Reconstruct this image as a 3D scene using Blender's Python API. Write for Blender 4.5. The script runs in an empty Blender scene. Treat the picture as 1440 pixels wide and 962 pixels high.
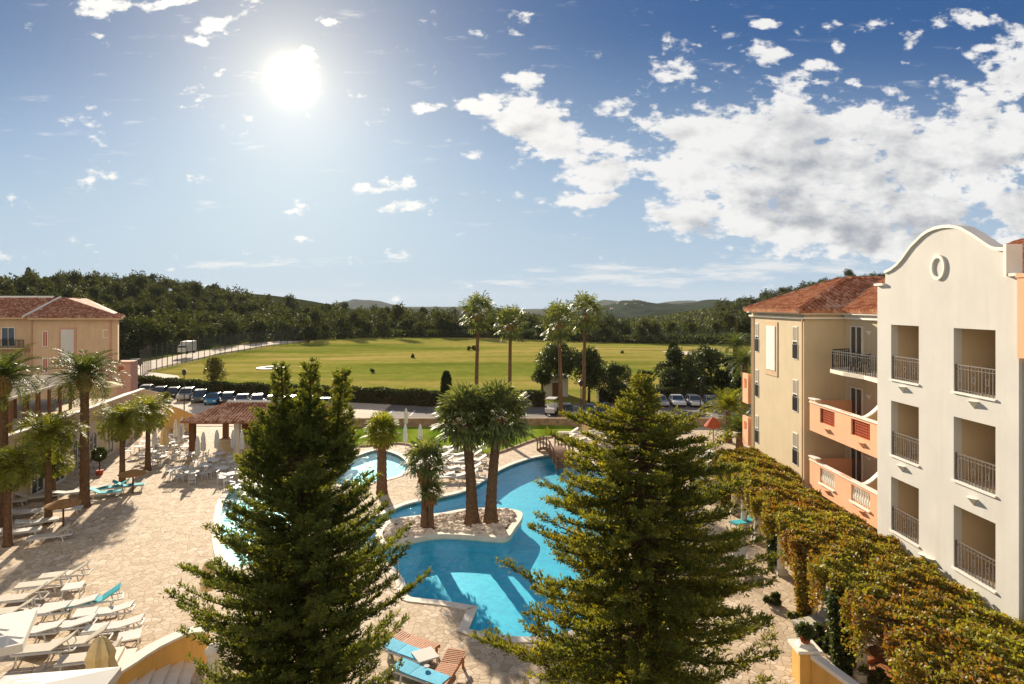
EXPO = 1.26; SUN_E = 4.7; SKY_STR = .053; CLOUD = 7.2; SKY_SAT = .86; SKY_HUE = .5; SKY_AIR = 1.0; SKY_DUST = .02; SKY_OZ = 3.0; HAZE = 0.00005
import bpy, math, random
import numpy as np
from mathutils import Vector, Matrix
from mathutils.geometry import tessellate_polygon
random.seed(7); RNG = np.random.default_rng(7)
SC = bpy.context.scene; COL = SC.collection; PI = math.pi
CAMH = 12.5; F = 900.0; CX = 720.0; HY = 428.0
def A(px, py, z=0.0):
    Y = (CAMH - z) * F / (py - HY); return Vector(((px - CX) / F * Y, Y, z))
def AY(px, py, Y):
    return Vector(((px - CX) / F * Y, Y, CAMH - (py - HY) / F * Y))

# ---------------------------------------------------------------- world + light
SUN = Vector((-310.0, 900.0, 318.0)).normalized()
SUN_EL = math.asin(SUN.z); SUN_AZ = math.atan2(SUN.x, SUN.y)

# ---------------------------------------------------------------- node helpers
def new_mat(name):
    m = bpy.data.materials.new(name); m.use_nodes = True
    nt = m.node_tree; nt.nodes.clear()
    out = nt.nodes.new('ShaderNodeOutputMaterial')
    return m, nt, out
def N(nt, t, **k):
    n = nt.nodes.new(t)
    for a, b in k.items():
        if a.startswith('i_'): n.inputs[a[2:].replace('_', ' ')].default_value = b
        else: setattr(n, a, b)
    return n
def L(nt, a, b): nt.links.new(a, b)
def ramp(nt, fac, stops, interp='LINEAR'):
    r = N(nt, 'ShaderNodeValToRGB'); r.color_ramp.interpolation = interp
    e = r.color_ramp.elements
    while len(e) > 1: e.remove(e[-1])
    e[0].position = stops[0][0]; e[0].color = (*stops[0][1], 1) if len(stops[0][1]) == 3 else stops[0][1]
    for p, c in stops[1:]:
        x = e.new(p); x.color = (*c, 1)
    L(nt, fac, r.inputs[0]); return r.outputs[0]
def mth(nt, op, a, b=None, c=None, clamp=False):
    n = N(nt, 'ShaderNodeMath', operation=op); n.use_clamp = clamp
    for i, v in enumerate((a, b, c)):
        if v is None: continue
        if isinstance(v, (int, float)): n.inputs[i].default_value = v
        else: L(nt, v, n.inputs[i])
    return n.outputs[0]
def mixc(nt, fac, a, b, bt='MIX'):
    n = N(nt, 'ShaderNodeMix', data_type='RGBA', blend_type=bt)
    for i, v in ((0, fac), (6, a), (7, b)):
        if isinstance(v, (int, float)): n.inputs[i].default_value = v
        elif isinstance(v, tuple): n.inputs[i].default_value = (*v, 1) if len(v) == 3 else v
        else: L(nt, v, n.inputs[i])
    return n.outputs[2]
def noise(nt, vec, scale, detail=4, rough=.55, dist=0.0):
    n = N(nt, 'ShaderNodeTexNoise'); n.inputs['Scale'].default_value = scale
    n.inputs['Detail'].default_value = detail; n.inputs['Roughness'].default_value = rough
    n.inputs['Distortion'].default_value = dist
    if vec is not None: L(nt, vec, n.inputs['Vector'])
    return n.outputs[0]
def posn(nt): return N(nt, 'ShaderNodeNewGeometry').outputs['Position']
def scl(nt, vec, s):
    n = N(nt, 'ShaderNodeMapping'); n.inputs['Scale'].default_value = s; L(nt, vec, n.inputs[0]); return n.outputs[0]
def bumpn(nt, h, strength=.3, dist=.02):
    b = N(nt, 'ShaderNodeBump'); b.inputs['Strength'].default_value = strength; b.inputs['Distance'].default_value = dist
    L(nt, h, b.inputs['Height']); return b.outputs[0]
def plain(name, col, rough=.7, var=.12, scale=1.5, metal=0.0, bump=.0, bscale=30, spec=None, dirt=None):
    m, nt, out = new_mat(name)
    p = N(nt, 'ShaderNodeBsdfPrincipled'); L(nt, p.outputs[0], out.inputs[0])
    p.inputs['Roughness'].default_value = rough; p.inputs['Metallic'].default_value = metal
    if spec is None: spec = .12 if rough > .55 else .4
    p.inputs['Specular IOR Level'].default_value = spec
    pos = posn(nt)
    n1 = noise(nt, pos, scale, 6, .6)
    lo = tuple(c * (1 - var) for c in col); hi = tuple(min(1, c * (1 + var)) for c in col)
    c = ramp(nt, n1, [(.3, lo), (.7, hi)])
    if dirt:
        sv = scl(nt, pos, (1.2, 1.2, .12)); n2 = noise(nt, sv, 2.2, 6, .65)
        c = mixc(nt, ramp(nt, n2, [(.5, (0, 0, 0)), (.75, (.45, .45, .45))]), c, dirt)
    L(nt, c, p.inputs['Base Color'])
    if bump: L(nt, bumpn(nt, noise(nt, pos, bscale, 4), bump, .02), p.inputs['Normal'])
    return m
def leafmat(name, cols, trans=.4, rough=.5, spec=.35, nscale=.9, tcol=(1.6, 1.5, .6), gl=1.0):
    """cols: dark..bright stops picked per leaf and by clump."""
    m, nt, out = new_mat(name)
    g = N(nt, 'ShaderNodeNewGeometry')
    tc = N(nt, 'ShaderNodeTexCoord')
    r = g.outputs['Random Per Island']
    n1 = noise(nt, tc.outputs['Object'], nscale, 3, .5)
    f = mth(nt, 'ADD', mth(nt, 'MULTIPLY', r, .55), mth(nt, 'MULTIPLY', mth(nt, 'SUBTRACT', n1, .28), 1.0), clamp=True)
    k = len(cols); c = ramp(nt, f, [(i / (k - 1), cc) for i, cc in enumerate(cols)])
    p = N(nt, 'ShaderNodeBsdfPrincipled'); p.inputs['Roughness'].default_value = rough
    p.inputs['Specular IOR Level'].default_value = spec
    L(nt, c, p.inputs['Base Color'])
    t = N(nt, 'ShaderNodeBsdfTranslucent')
    L(nt, mixc(nt, 1.0, c, tcol, 'MULTIPLY'), t.inputs[0])
    mx = N(nt, 'ShaderNodeMixShader'); mx.inputs[0].default_value = trans
    L(nt, p.outputs[0], mx.inputs[1]); L(nt, t.outputs[0], mx.inputs[2]); L(nt, mx.outputs[0], out.inputs[0])
    return m

# ---------------------------------------------------------------- mesh builder
class MB:
    def __init__(s): s.v = []; s.f = []
    def add(s, vs, fs):
        o = len(s.v); s.v.extend([tuple(v) for v in vs]); s.f.extend([tuple(o + i for i in f) for f in fs]); return s
    def box(s, cx, cy, cz, sx, sy, sz, rz=0.0, M=None):
        c, n = math.cos(rz), math.sin(rz); vs = []
        for dz in (-.5, .5):
            for dx, dy in ((-.5, -.5), (.5, -.5), (.5, .5), (-.5, .5)):
                x, y = dx * sx, dy * sy; v = Vector((cx + x * c - y * n, cy + x * n + y * c, cz + dz * sz))
                vs.append(M @ v if M else v)
        return s.add(vs, [(0, 3, 2, 1), (4, 5, 6, 7), (0, 1, 5, 4), (1, 2, 6, 5), (2, 3, 7, 6), (3, 0, 4, 7)])
    def bar(s, a, b, w, h=None, up=(0, 0, 1)):
        """rectangular bar from a to b"""
        h = h or w; a = Vector(a); b = Vector(b); d = (b - a).normalized(); u = Vector(up)
        if abs(d.dot(u)) > .98: u = Vector((0, 1, 0))
        r = d.cross(u).normalized() * w / 2; t = r.cross(d).normalized() * h / 2
        vs = [p + x * r + y * t for p in (a, b) for x, y in ((-1, -1), (1, -1), (1, 1), (-1, 1))]
        return s.add(vs, [(0, 3, 2, 1), (4, 5, 6, 7), (0, 1, 5, 4), (1, 2, 6, 5), (2, 3, 7, 6), (3, 0, 4, 7)])
    def tube(s, pts, rads, n=8, cap=True):
        pts = [Vector(p) for p in pts]; vs = []; k = len(pts)
        if not hasattr(rads, '__len__'): rads = [rads] * k
        for i, p in enumerate(pts):
            d = (pts[min(i + 1, k - 1)] - pts[max(i - 1, 0)]).normalized()
            u = Vector((1, 0, 0)) if abs(d.x) < .8 else Vector((0, 1, 0))
            a = d.cross(u).normalized(); b = d.cross(a)
            for j in range(n):
                t = 2 * PI * j / n; vs.append(p + (a * math.cos(t) + b * math.sin(t)) * rads[i])
        fs = [(i * n + j, i * n + (j + 1) % n, (i + 1) * n + (j + 1) % n, (i + 1) * n + j) for i in range(k - 1) for j in range(n)]
        if cap: fs += [tuple(range(n))[::-1], tuple((k - 1) * n + j for j in range(n))]
        return s.add(vs, fs)
    def lathe(s, cx, cy, prof, n=12, rx=1, ry=1):
        vs = []; k = len(prof)
        for r, z in prof:
            for j in range(n):
                t = 2 * PI * j / n; vs.append((cx + rx * r * math.cos(t), cy + ry * r * math.sin(t), z))
        fs = [(i * n + j, i * n + (j + 1) % n, (i + 1) * n + (j + 1) % n, (i + 1) * n + j) for i in range(k - 1) for j in range(n)]
        fs += [tuple(range(n))[::-1], tuple((k - 1) * n + j for j in range(n))]
        return s.add(vs, fs)
    def prism(s, outer, holes, fmap, t0, t1):
        """2-D polygon with holes extruded from depth t0 to t1; fmap(u, v, t) -> xyz"""
        loops = [outer] + list(holes)
        tri = tessellate_polygon([[Vector((u, v, 0)) for u, v in lp] for lp in loops])
        flat = [p for lp in loops for p in lp]; n = len(flat)
        vs = [fmap(u, v, t0) for u, v in flat] + [fmap(u, v, t1) for u, v in flat]
        fs = [tuple(t) for t in tri] + [tuple(i + n for i in t)[::-1] for t in tri]
        o = 0
        for lp in loops:
            k = len(lp)
            fs += [(o + i, o + (i + 1) % k, n + o + (i + 1) % k, n + o + i) for i in range(k)]
            o += k
        return s.add(vs, fs)
    def rock(s, c, r, sq=.7, n=6):
        vs = []; rings = 4
        ph = random.random() * 6
        for i in range(1, rings):
            a = PI * i / rings
            for j in range(n):
                t = 2 * PI * j / n + ph; q = r * random.uniform(.8, 1.15)
                vs.append((c[0] + q * math.sin(a) * math.cos(t), c[1] + q * math.sin(a) * math.sin(t), c[2] + q * sq * math.cos(a)))
        vs += [(c[0], c[1], c[2] + r * sq), (c[0], c[1], c[2] - r * sq)]
        T = (rings - 1) * n; fs = [(T, j, (j + 1) % n) for j in range(n)]
        fs += [(i * n + j, i * n + n + j, i * n + n + (j + 1) % n, i * n + (j + 1) % n) for i in range(rings - 2) for j in range(n)]
        fs += [(T + 1, (rings - 2) * n + (j + 1) % n, (rings - 2) * n + j) for j in range(n)]
        return s.add(vs, fs)
    def build(s, name, mat, parent=None, smooth=False, bevel=0, recalc=True):
        me = bpy.data.meshes.new(name); me.from_pydata(s.v, [], s.f); me.update()
        if recalc:
            import bmesh
            bm = bmesh.new(); bm.from_mesh(me); bmesh.ops.recalc_face_normals(bm, faces=bm.faces)
            if bevel: bmesh.ops.bevel(bm, geom=[e for e in bm.edges if e.calc_face_angle(0) > .5], offset=bevel, segments=2, affect='EDGES', profile=.6)
            bm.to_mesh(me); bm.free()
        if smooth: me.polygons.foreach_set('use_smooth', [True] * len(me.polygons))
        me.materials.append(mat)
        return link(bpy.data.objects.new(name, me), parent)
def link(o, parent=None):
    COL.objects.link(o)
    if parent: o.parent = parent
    return o
def np_mesh(name, verts, nper, mat, parent=None, smooth=False):
    """verts (N*nper,3): every nper vertices one face"""
    me = bpy.data.meshes.new(name); n = len(verts); k = n // nper
    me.vertices.add(n); me.vertices.foreach_set('co', np.ascontiguousarray(verts, np.float32).ravel())
    me.loops.add(n); me.loops.foreach_set('vertex_index', np.arange(n, dtype=np.int32))
    me.polygons.add(k); me.polygons.foreach_set('loop_start', np.arange(0, n, nper, dtype=np.int32))
    me.polygons.foreach_set('loop_total', np.full(k, nper, np.int32))
    me.update(calc_edges=True); me.materials.append(mat)
    return link(bpy.data.objects.new(name, me), parent)
def nrm(v): return v / np.maximum(np.linalg.norm(v, axis=-1, keepdims=True), 1e-9)
def leaves(c, d, length, width, up=None, tw=1.0, rng=RNG):
    """rhomb leaves starting at c pointing along d; returns vertex array"""
    n = len(c); d = nrm(d)
    r = rng.normal(size=(n, 3)) * tw
    if up is not None: r = r + up
    s = nrm(np.cross(d, r)); length = np.broadcast_to(length, (n,))[:, None]; width = np.broadcast_to(width, (n,))[:, None]
    m = c + d * length * .45
    return np.stack([c, m - s * width / 2, c + d * length, m + s * width / 2], 1).reshape(-1, 3)
def empty(name, loc=(0, 0, 0), label=None, cat=None, group=None, kind=None, rz=0.0):
    o = bpy.data.objects.new(name, None); o.location = loc; o.rotation_euler = (0, 0, rz); o.empty_display_size = .2
    COL.objects.link(o); return tag(o, label, cat, group, kind)
def tag(o, label=None, cat=None, group=None, kind=None):
    if label: o['label'] = label
    if cat: o['category'] = cat
    if group: o['group'] = group
    if kind: o['kind'] = kind
    return o
def struct(o): o['kind'] = 'structure'; return o
CH = {}
def kids(root):
    return [o for o in COL.objects if o.parent == root]
def dup(root, loc, rz=0.0, sc=1.0, label=None, group=None):
    if root.name not in CH: CH[root.name] = [(c, [g for g in kids(c)]) for c in kids(root)]
    r = root.copy(); COL.objects.link(r); r.location = loc; r.rotation_euler = (0, 0, rz)
    r.scale = (sc, sc, sc) if not hasattr(sc, '__len__') else sc
    if label: r['label'] = label
    if group: r['group'] = group
    for c, gs in CH[root.name]:
        c2 = c.copy(); COL.objects.link(c2); c2.parent = r
        for g in gs:
            g2 = g.copy(); COL.objects.link(g2); g2.parent = c2
    return r
class Place:
    """first call moves the prototype itself, later ones copy it"""
    def __init__(s, root): s.root = root; s.used = False; s.todo = []
    def __call__(s, loc, rz=0.0, sc=1.0, label=None, group=None):
        s.todo.append((Vector(loc), rz, sc, label, group))
    def done(s):
        for t in s.todo[1:]: dup(s.root, *t)
        if s.todo:
            loc, rz, sc, label, group = s.todo[0]; r = s.root
            r.location = loc; r.rotation_euler = (0, 0, rz); r.scale = (sc, sc, sc) if not hasattr(sc, '__len__') else sc
            if label: r['label'] = label
            if group: r['group'] = group
ORD = ['first', 'second', 'third', 'fourth', 'fifth', 'sixth', 'seventh', 'eighth', 'ninth', 'tenth', 'eleventh', 'twelfth', 'thirteenth', 'fourteenth', 'fifteenth', 'sixteenth', 'seventeenth', 'eighteenth', 'nineteenth', 'twentieth']
def catmull(pts, k=6):
    out = []; n = len(pts)
    for i in range(n):
        p0, p1, p2, p3 = pts[i - 1], pts[i], pts[(i + 1) % n], pts[(i + 2) % n]
        if (p1 - p2).length < 1e-4: continue
        for j in range(k):
            t = j / k
            q = .5 * ((2 * p1) + (p2 - p0) * t + (2 * p0 - 5 * p1 + 4 * p2 - p3) * t * t + (3 * p1 - p0 - 3 * p2 + p3) * t ** 3)
            out.append(q)
    return out
def px_loop(pl, z=0.0, k=5, smooth=True):
    pts = [A(x, y, z).xy for x, y in pl]
    return [(p.x, p.y) for p in (catmull(pts, k) if smooth else pts)]
def area(lp): return sum(a[0] * b[1] - b[0] * a[1] for a, b in zip(lp, lp[1:] + lp[:1])) / 2
def ccw(lp): return lp if area(lp) > 0 else lp[::-1]
def offset(lp, d):
    out = []; n = len(lp)
    for i in range(n):
        a, b = Vector(lp[i - 1]), Vector(lp[(i + 1) % n]); t = (b - a)
        if t.length < 1e-6: out.append(lp[i]); continue
        t.normalize(); out.append((lp[i][0] + t.y * d, lp[i][1] - t.x * d))
    return out
flatm = lambda u, v, t: (u, v, t)
def inside(lp, x, y):
    c = False; n = len(lp)
    for i in range(n):
        x1, y1 = lp[i]; x2, y2 = lp[i - 1]
        if (y1 > y) != (y2 > y) and x < (x2 - x1) * (y - y1) / (y2 - y1) + x1: c = not c
    return c
def sst(a, b, x):
    t = np.clip((x - a) / (b - a), 0, 1); return t * t * (3 - 2 * t)
# ================================================================ materials
M = {}
M['white'] = plain('white_stucco', (.61, .583, .532), .85, .05, .8, bump=.2, dirt=(.54, .495, .43))
M['cream'] = plain('cream_stucco', (.585, .47, .305), .85, .05, .8, bump=.15, dirt=(.53, .39, .22))
M['peach'] = plain('peach_stucco', (.80, .43, .25), .85, .05, .8, bump=.15, dirt=(.66, .35, .2))
M['pinkst'] = plain('rose_stucco', (.55, .30, .22), .85, .08, .8, bump=.15)
M['tan'] = plain('tan_stucco', (.60, .42, .26), .85, .08, .8, bump=.15, dirt=(.5, .31, .16))
M['ochre'] = plain('ochre_stucco', (.72, .42, .12), .85, .06, .9, bump=.15, dirt=(.45, .24, .08))
M['trim'] = plain('white_trim', (.80, .75, .66), .6, .04, 2)
M['coping'] = plain('stone_coping', (.74, .66, .54), .75, .1, 2, bump=.2)
M['iron'] = plain('wrought_iron', (.16, .13, .11), .5, .1, 3)
M['dark'] = plain('dark_iron', (.03, .028, .026), .5, .1, 3)
M['wood'] = plain('brown_wood', (.16, .075, .035), .65, .25, 6)
M['teak'] = plain('teak_wood', (.42, .17, .07), .6, .25, 8)
M['bark'] = plain('conifer_bark', (.10, .06, .035), .9, .3, 6, bump=.6)
M['ptrunk'] = plain('palm_bark', (.15, .085, .045), .95, .4, 7, bump=1.0, bscale=14)
M['pthatch'] = plain('dry_palm_fronds', (.36, .19, .07), .9, .3, 6)
M['canvas'] = plain('white_canvas', (.64, .61, .55), .8, .04, 2)
M['beigecanvas'] = plain('beige_canvas', (.62, .47, .24), .85, .1, 3)
M['plastic'] = plain('white_plastic', (.60, .58, .54), .4, .03, 2)
M['sling'] = plain('pale_sling', (.54, .48, .38), .7, .06, 3)
M['teal'] = plain('teal_fabric', (.05, .42, .48), .75, .15, 4)
M['blue'] = plain('sky_blue_fabric', (.12, .5, .68), .75, .15, 4)
M['glass'] = plain('window_glass', (.04, .05, .055), .06, .1, 1, spec=.8)
M['shutter'] = plain('white_shutter', (.70, .64, .55), .6, .05, 3)
M['rubber'] = plain('tyre_rubber', (.02, .02, .02), .8, .1, 3)
M['alu'] = plain('alloy_rim', (.4, .4, .4), .35, .1, 3, metal=.8)
M['lamp'] = plain('car_lamp', (.7, .68, .6), .15, .05, 3)
M['basket'] = plain('terracotta_lattice', (.42, .09, .035), .8, .15, 5)
M['stone'] = plain('field_stone', (.30, .20, .12), .9, .35, 2.5, bump=.7, bscale=6)
M['rock'] = plain('white_boulder', (.62, .52, .42), .9, .35, 3.5, bump=.4, bscale=9)
M['asphalt'] = plain('asphalt', (.17, .15, .135), .95, .15, .4, bump=.2)
M['paleroad'] = plain('pale_gravel', (.55, .46, .36), .95, .12, .3, bump=.2)
M['marking'] = plain('road_paint', (.75, .72, .66), .8, .05, 3)
M['soil'] = plain('soil', (.13, .085, .05), 1, .3, .8)
M['interior'] = plain('loggia_plaster', (.58, .44, .28), .9, .05, 1)
M['awn'] = plain('reed_pergola_roof', (.10, .065, .04), .9, .3, 3)

def m_tile(name, c0, c1, c2):
    m, nt, out = new_mat(name); pos = posn(nt)
    v = N(nt, 'ShaderNodeTexVoronoi'); v.inputs['Scale'].default_value = 3.2; L(nt, pos, v.inputs['Vector'])
    sep = N(nt, 'ShaderNodeSeparateColor'); L(nt, v.outputs['Color'], sep.inputs[0])
    c = ramp(nt, sep.outputs[0], [(0, c0), (.5, c1), (1, c2)])
    c = mixc(nt, mth(nt, 'MULTIPLY', noise(nt, pos, 1.1, 5, .6), .28), c, (.12, .07, .05))
    p = N(nt, 'ShaderNodeBsdfPrincipled', i_Roughness=.85); p.inputs['Specular IOR Level'].default_value = .15; L(nt, c, p.inputs['Base Color']); L(nt, p.outputs[0], out.inputs[0]); return m
M['tile'] = m_tile('terracotta_tile', (.44, .15, .065), (.60, .24, .11), (.72, .38, .2))
M['oldtile'] = m_tile('weathered_tile', (.30, .105, .055), (.46, .19, .10), (.68, .42, .28))

def m_paving():
    m, nt, out = new_mat('crazy_paving'); pos = posn(nt)
    wp = N(nt, 'ShaderNodeVectorMath', operation='ADD'); L(nt, pos, wp.inputs[0])
    nn = N(nt, 'ShaderNodeTexNoise', i_Scale=1.3); L(nt, pos, nn.inputs['Vector'])
    sc_ = N(nt, 'ShaderNodeVectorMath', operation='SCALE'); sc_.inputs[3].default_value = .35; L(nt, nn.outputs['Color'], sc_.inputs[0]); L(nt, sc_.outputs[0], wp.inputs[1])
    fl = scl(nt, wp.outputs[0], (1, 1, 0))
    e = N(nt, 'ShaderNodeTexVoronoi', feature='DISTANCE_TO_EDGE', i_Scale=3.3); L(nt, fl, e.inputs['Vector'])
    v = N(nt, 'ShaderNodeTexVoronoi', i_Scale=3.3); L(nt, fl, v.inputs['Vector'])
    sep = N(nt, 'ShaderNodeSeparateColor'); L(nt, v.outputs['Color'], sep.inputs[0])
    c = ramp(nt, sep.outputs[0], [(0, (.41, .31, .20)), (.3, (.52, .405, .275)), (.7, (.59, .47, .33)), (1, (.66, .55, .42))])
    big = noise(nt, pos, .12, 5, .6); c = mixc(nt, ramp(nt, big, [(.42, (0, 0, 0)), (.7, (.45, .45, .45))]), c, (.56, .42, .28))
    fine = noise(nt, pos, 9, 6, .65); c = mixc(nt, ramp(nt, fine, [(.45, (0, 0, 0)), (.8, (.5, .5, .5))]), c, (.50, .38, .26))
    gw = noise(nt, pos, .5, 4, .6)
    thr = mth(nt, 'ADD', .012, mth(nt, 'MULTIPLY', gw, .05))
    j = mth(nt, 'LESS_THAN', e.outputs['Distance'], thr)
    jj = ramp(nt, mth(nt, 'DIVIDE', e.outputs['Distance'], thr), [(.5, (1, 1, 1)), (1.0, (0, 0, 0))])
    c = mixc(nt, mth(nt, 'MULTIPLY', jj, .8), c, (.26, .175, .10))
    p = N(nt, 'ShaderNodeBsdfPrincipled', i_Roughness=.85); p.inputs['Specular IOR Level'].default_value = .15; L(nt, c, p.inputs['Base Color'])
    L(nt, bumpn(nt, mth(nt, 'ADD', mth(nt, 'MINIMUM', e.outputs['Distance'], .06), mth(nt, 'MULTIPLY', fine, .04)), .5, .25), p.inputs['Normal'])
    L(nt, p.outputs[0], out.inputs[0]); return m
M['paving'] = m_paving()

def m_ground():
    m, nt, out = new_mat('field_grass'); pos = posn(nt)
    sx = N(nt, 'ShaderNodeSeparateXYZ'); L(nt, pos, sx.inputs[0])
    st = scl(nt, pos, (.25, 1.0, 1)); n1 = noise(nt, st, .045, 7, .62, .6); n2 = noise(nt, pos, .4, 6, .7)
    n3 = noise(nt, scl(nt, pos, (.12, .9, 1)), .13, 4, .55)
    f = mth(nt, 'ADD', mth(nt, 'MULTIPLY', n1, .65), mth(nt, 'MULTIPLY', n2, .35))
    c = ramp(nt, f, [(.33, (.12, .15, .022)), (.45, (.20, .215, .038)), (.55, (.32, .26, .068)), (.66, (.41, .32, .12))])
    c = mixc(nt, ramp(nt, n3, [(.5, (0, 0, 0)), (.66, (.6, .6, .6))]), c, (.095, .125, .012))
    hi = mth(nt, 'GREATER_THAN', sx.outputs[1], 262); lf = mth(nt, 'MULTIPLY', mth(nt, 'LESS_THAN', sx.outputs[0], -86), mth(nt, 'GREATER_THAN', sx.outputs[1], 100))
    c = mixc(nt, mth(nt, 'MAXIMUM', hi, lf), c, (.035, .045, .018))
    p = N(nt, 'ShaderNodeBsdfDiffuse'); L(nt, c, p.inputs['Color'])
    L(nt, bumpn(nt, n2, .6, .3), p.inputs['Normal'])
    L(nt, p.outputs[0], out.inputs[0]); return m
M['field'] = m_ground()
def m_floor(name, c0, c1, sc=1.0):
    m, nt, out = new_mat(name); pos = posn(nt)
    n1 = noise(nt, pos, .5, 4, .6); v = N(nt, 'ShaderNodeTexVoronoi', i_Scale=5.5, feature='F1'); L(nt, pos, v.inputs['Vector'])
    sep = N(nt, 'ShaderNodeSeparateColor'); L(nt, v.outputs['Color'], sep.inputs[0])
    f = mth(nt, 'ADD', mth(nt, 'MULTIPLY', n1, .7), mth(nt, 'MULTIPLY', sep.outputs[0], .3))
    c = ramp(nt, f, [(.25, c0), (.75, c1)])
    # smooth cell pattern, not linked into the floor colour
    w = N(nt, 'ShaderNodeTexVoronoi', feature='SMOOTH_F1', i_Scale=2.6); L(nt, pos, w.inputs['Vector'])
    p = N(nt, 'ShaderNodeBsdfPrincipled', i_Roughness=.6); L(nt, c, p.inputs['Base Color']); L(nt, p.outputs[0], out.inputs[0]); return m
M['pfloor'] = m_floor('pool_mosaic', (.03, .42, .64), (.09, .60, .77))
M['pfloor2'] = m_floor('pale_pool_mosaic', (.50, .70, .70), (.60, .78, .78))
def m_water():
    m, nt, out = new_mat('pool_water'); pos = posn(nt)
    n1 = noise(nt, scl(nt, pos, (1, .6, 1)), 3.0, 5, .6, .5); b = bumpn(nt, n1, .6, .08)
    gi = N(nt, 'ShaderNodeNewGeometry'); dp = N(nt, 'ShaderNodeVectorMath', operation='DOT_PRODUCT'); L(nt, gi.outputs['Incoming'], dp.inputs[0]); L(nt, b, dp.inputs[1])
    cs = mth(nt, 'SUBTRACT', 1.0, mth(nt, 'ABSOLUTE', dp.outputs['Value']), clamp=True); fz = mth(nt, 'MULTIPLY_ADD', mth(nt, 'POWER', cs, 5.0), .98, .02)
    t = N(nt, 'ShaderNodeBsdfTransparent'); t.inputs[0].default_value = (.62, .93, .97, 1)
    g = N(nt, 'ShaderNodeBsdfGlossy'); g.inputs['Roughness'].default_value = .03; L(nt, b, g.inputs['Normal'])
    mx = N(nt, 'ShaderNodeMixShader'); L(nt, fz, mx.inputs[0]); L(nt, t.outputs[0], mx.inputs[1]); L(nt, g.outputs[0], mx.inputs[2])
    L(nt, mx.outputs[0], out.inputs[0]); return m
M['water'] = m_water()
def m_lawn():
    m, nt, out = new_mat('mown_lawn'); pos = posn(nt)
    w = N(nt, 'ShaderNodeTexWave', i_Scale=.35, i_Distortion=1.2); L(nt, scl(nt, pos, (.25, 1, 1)), w.inputs['Vector'])
    n2 = noise(nt, pos, 3, 6, .7); f = mth(nt, 'ADD', mth(nt, 'MULTIPLY', w.outputs[1], .35), mth(nt, 'MULTIPLY', n2, .65))
    c = ramp(nt, f, [(.3, (.10, .17, .012)), (.7, (.22, .27, .03))])
    p = N(nt, 'ShaderNodeBsdfDiffuse'); L(nt, c, p.inputs['Color']); L(nt, bumpn(nt, n2, .8, .1), p.inputs['Normal'])
    L(nt, p.outputs[0], out.inputs[0]); return m
M['lawn'] = m_lawn()
def m_net():
    m, nt, out = new_mat('grey_netting')
    t = N(nt, 'ShaderNodeBsdfTransparent'); d = N(nt, 'ShaderNodeBsdfDiffuse'); d.inputs[0].default_value = (.12, .12, .11, 1)
    mx = N(nt, 'ShaderNodeMixShader'); mx.inputs[0].default_value = .22
    L(nt, t.outputs[0], mx.inputs[1]); L(nt, d.outputs[0], mx.inputs[2]); L(nt, mx.outputs[0], out.inputs[0]); return m
M['net'] = m_net()
M['hillm'] = plain('wooded_hillside', (.035, .05, .03), 1, .5, .02, spec=0)

M['conA'] = leafmat('dark_conifer_needles', [(.042, .066, .018), (.072, .102, .025), (.115, .142, .03), (.22, .22, .042)], .47, .6, .3, 1.1, (1.8, 1.5, .45))
M['conB'] = leafmat('golden_conifer_needles', [(.05, .078, .019), (.085, .118, .026), (.14, .165, .032), (.30, .26, .042)], .5, .6, .3, 1.0, (1.9, 1.4, .4))
M['pine'] = leafmat('pine_needles', [(.018, .026, .009), (.034, .046, .013), (.058, .068, .018), (.10, .10, .026)], .3, .7, .2, .35)
M['palm'] = leafmat('date_palm_leaves', [(.04, .065, .018), (.07, .10, .026), (.11, .135, .035), (.18, .17, .05)], .35, .55, .22, .8)
M['fan'] = leafmat('fan_palm_leaves', [(.055, .08, .032), (.10, .13, .05), (.16, .18, .07), (.28, .27, .12)], .38, .5, .28, .8)
M['queen'] = leafmat('bright_palm_leaves', [(.06, .09, .012), (.13, .16, .018), (.24, .24, .03), (.36, .30, .04)], .42, .55, .25, .9)
M['vine'] = leafmat('autumn_vine_leaves', [(.19, .06, .016), (.24, .13, .024), (.19, .22, .03), (.38, .36, .05)], .4, .55, .35, .55, (1.5, 1.3, .5))
M['leaf'] = leafmat('broad_leaves', [(.02, .035, .012), (.04, .06, .018), (.07, .09, .024), (.12, .13, .035)], .3, .5, .4, .6)
M['brightleaf'] = leafmat('light_leaves', [(.05, .06, .018), (.10, .11, .028), (.17, .16, .045), (.25, .21, .07)], .4, .5, .4, .6)
M['hedge'] = leafmat('hedge_leaves', [(.016, .026, .009), (.028, .042, .013), (.045, .06, .018), (.07, .085, .024)], .25, .6, .2, .3)

# ================================================================ pools and ground
MAIN = [(492, 752), (505, 735), (540, 722), (575, 708), (620, 699), (655, 690), (680, 676), (705, 660), (735, 648), (765, 641), (800, 640), (832, 650), (850, 668),
        (868, 690), (878, 720), (872, 760), (862, 810), (842, 860), (800, 890), (750, 897), (712, 896), (690, 893), (657, 886), (657, 886), (670, 854), (670, 854),
        (620, 846), (592, 843), (572, 838), (566, 815), (548, 795), (530, 788), (510, 778), (497, 768)]
ISL = [(530, 752), (545, 735), (575, 729), (620, 724), (655, 718), (700, 717), (729, 721), (732, 730), (722, 745), (712, 757), (690, 757), (655, 754), (620, 753), (590, 757), (560, 764), (538, 766)]
KID1 = [(308, 745), (314, 705), (332, 684), (360, 673), (400, 672), (430, 690), (425, 730), (395, 770), (350, 795), (326, 797), (312, 778)]
KID2 = [(465, 668), (480, 650), (505, 640), (532, 633), (560, 640), (575, 655), (562, 668), (530, 677), (495, 684), (470, 680)]
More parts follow.
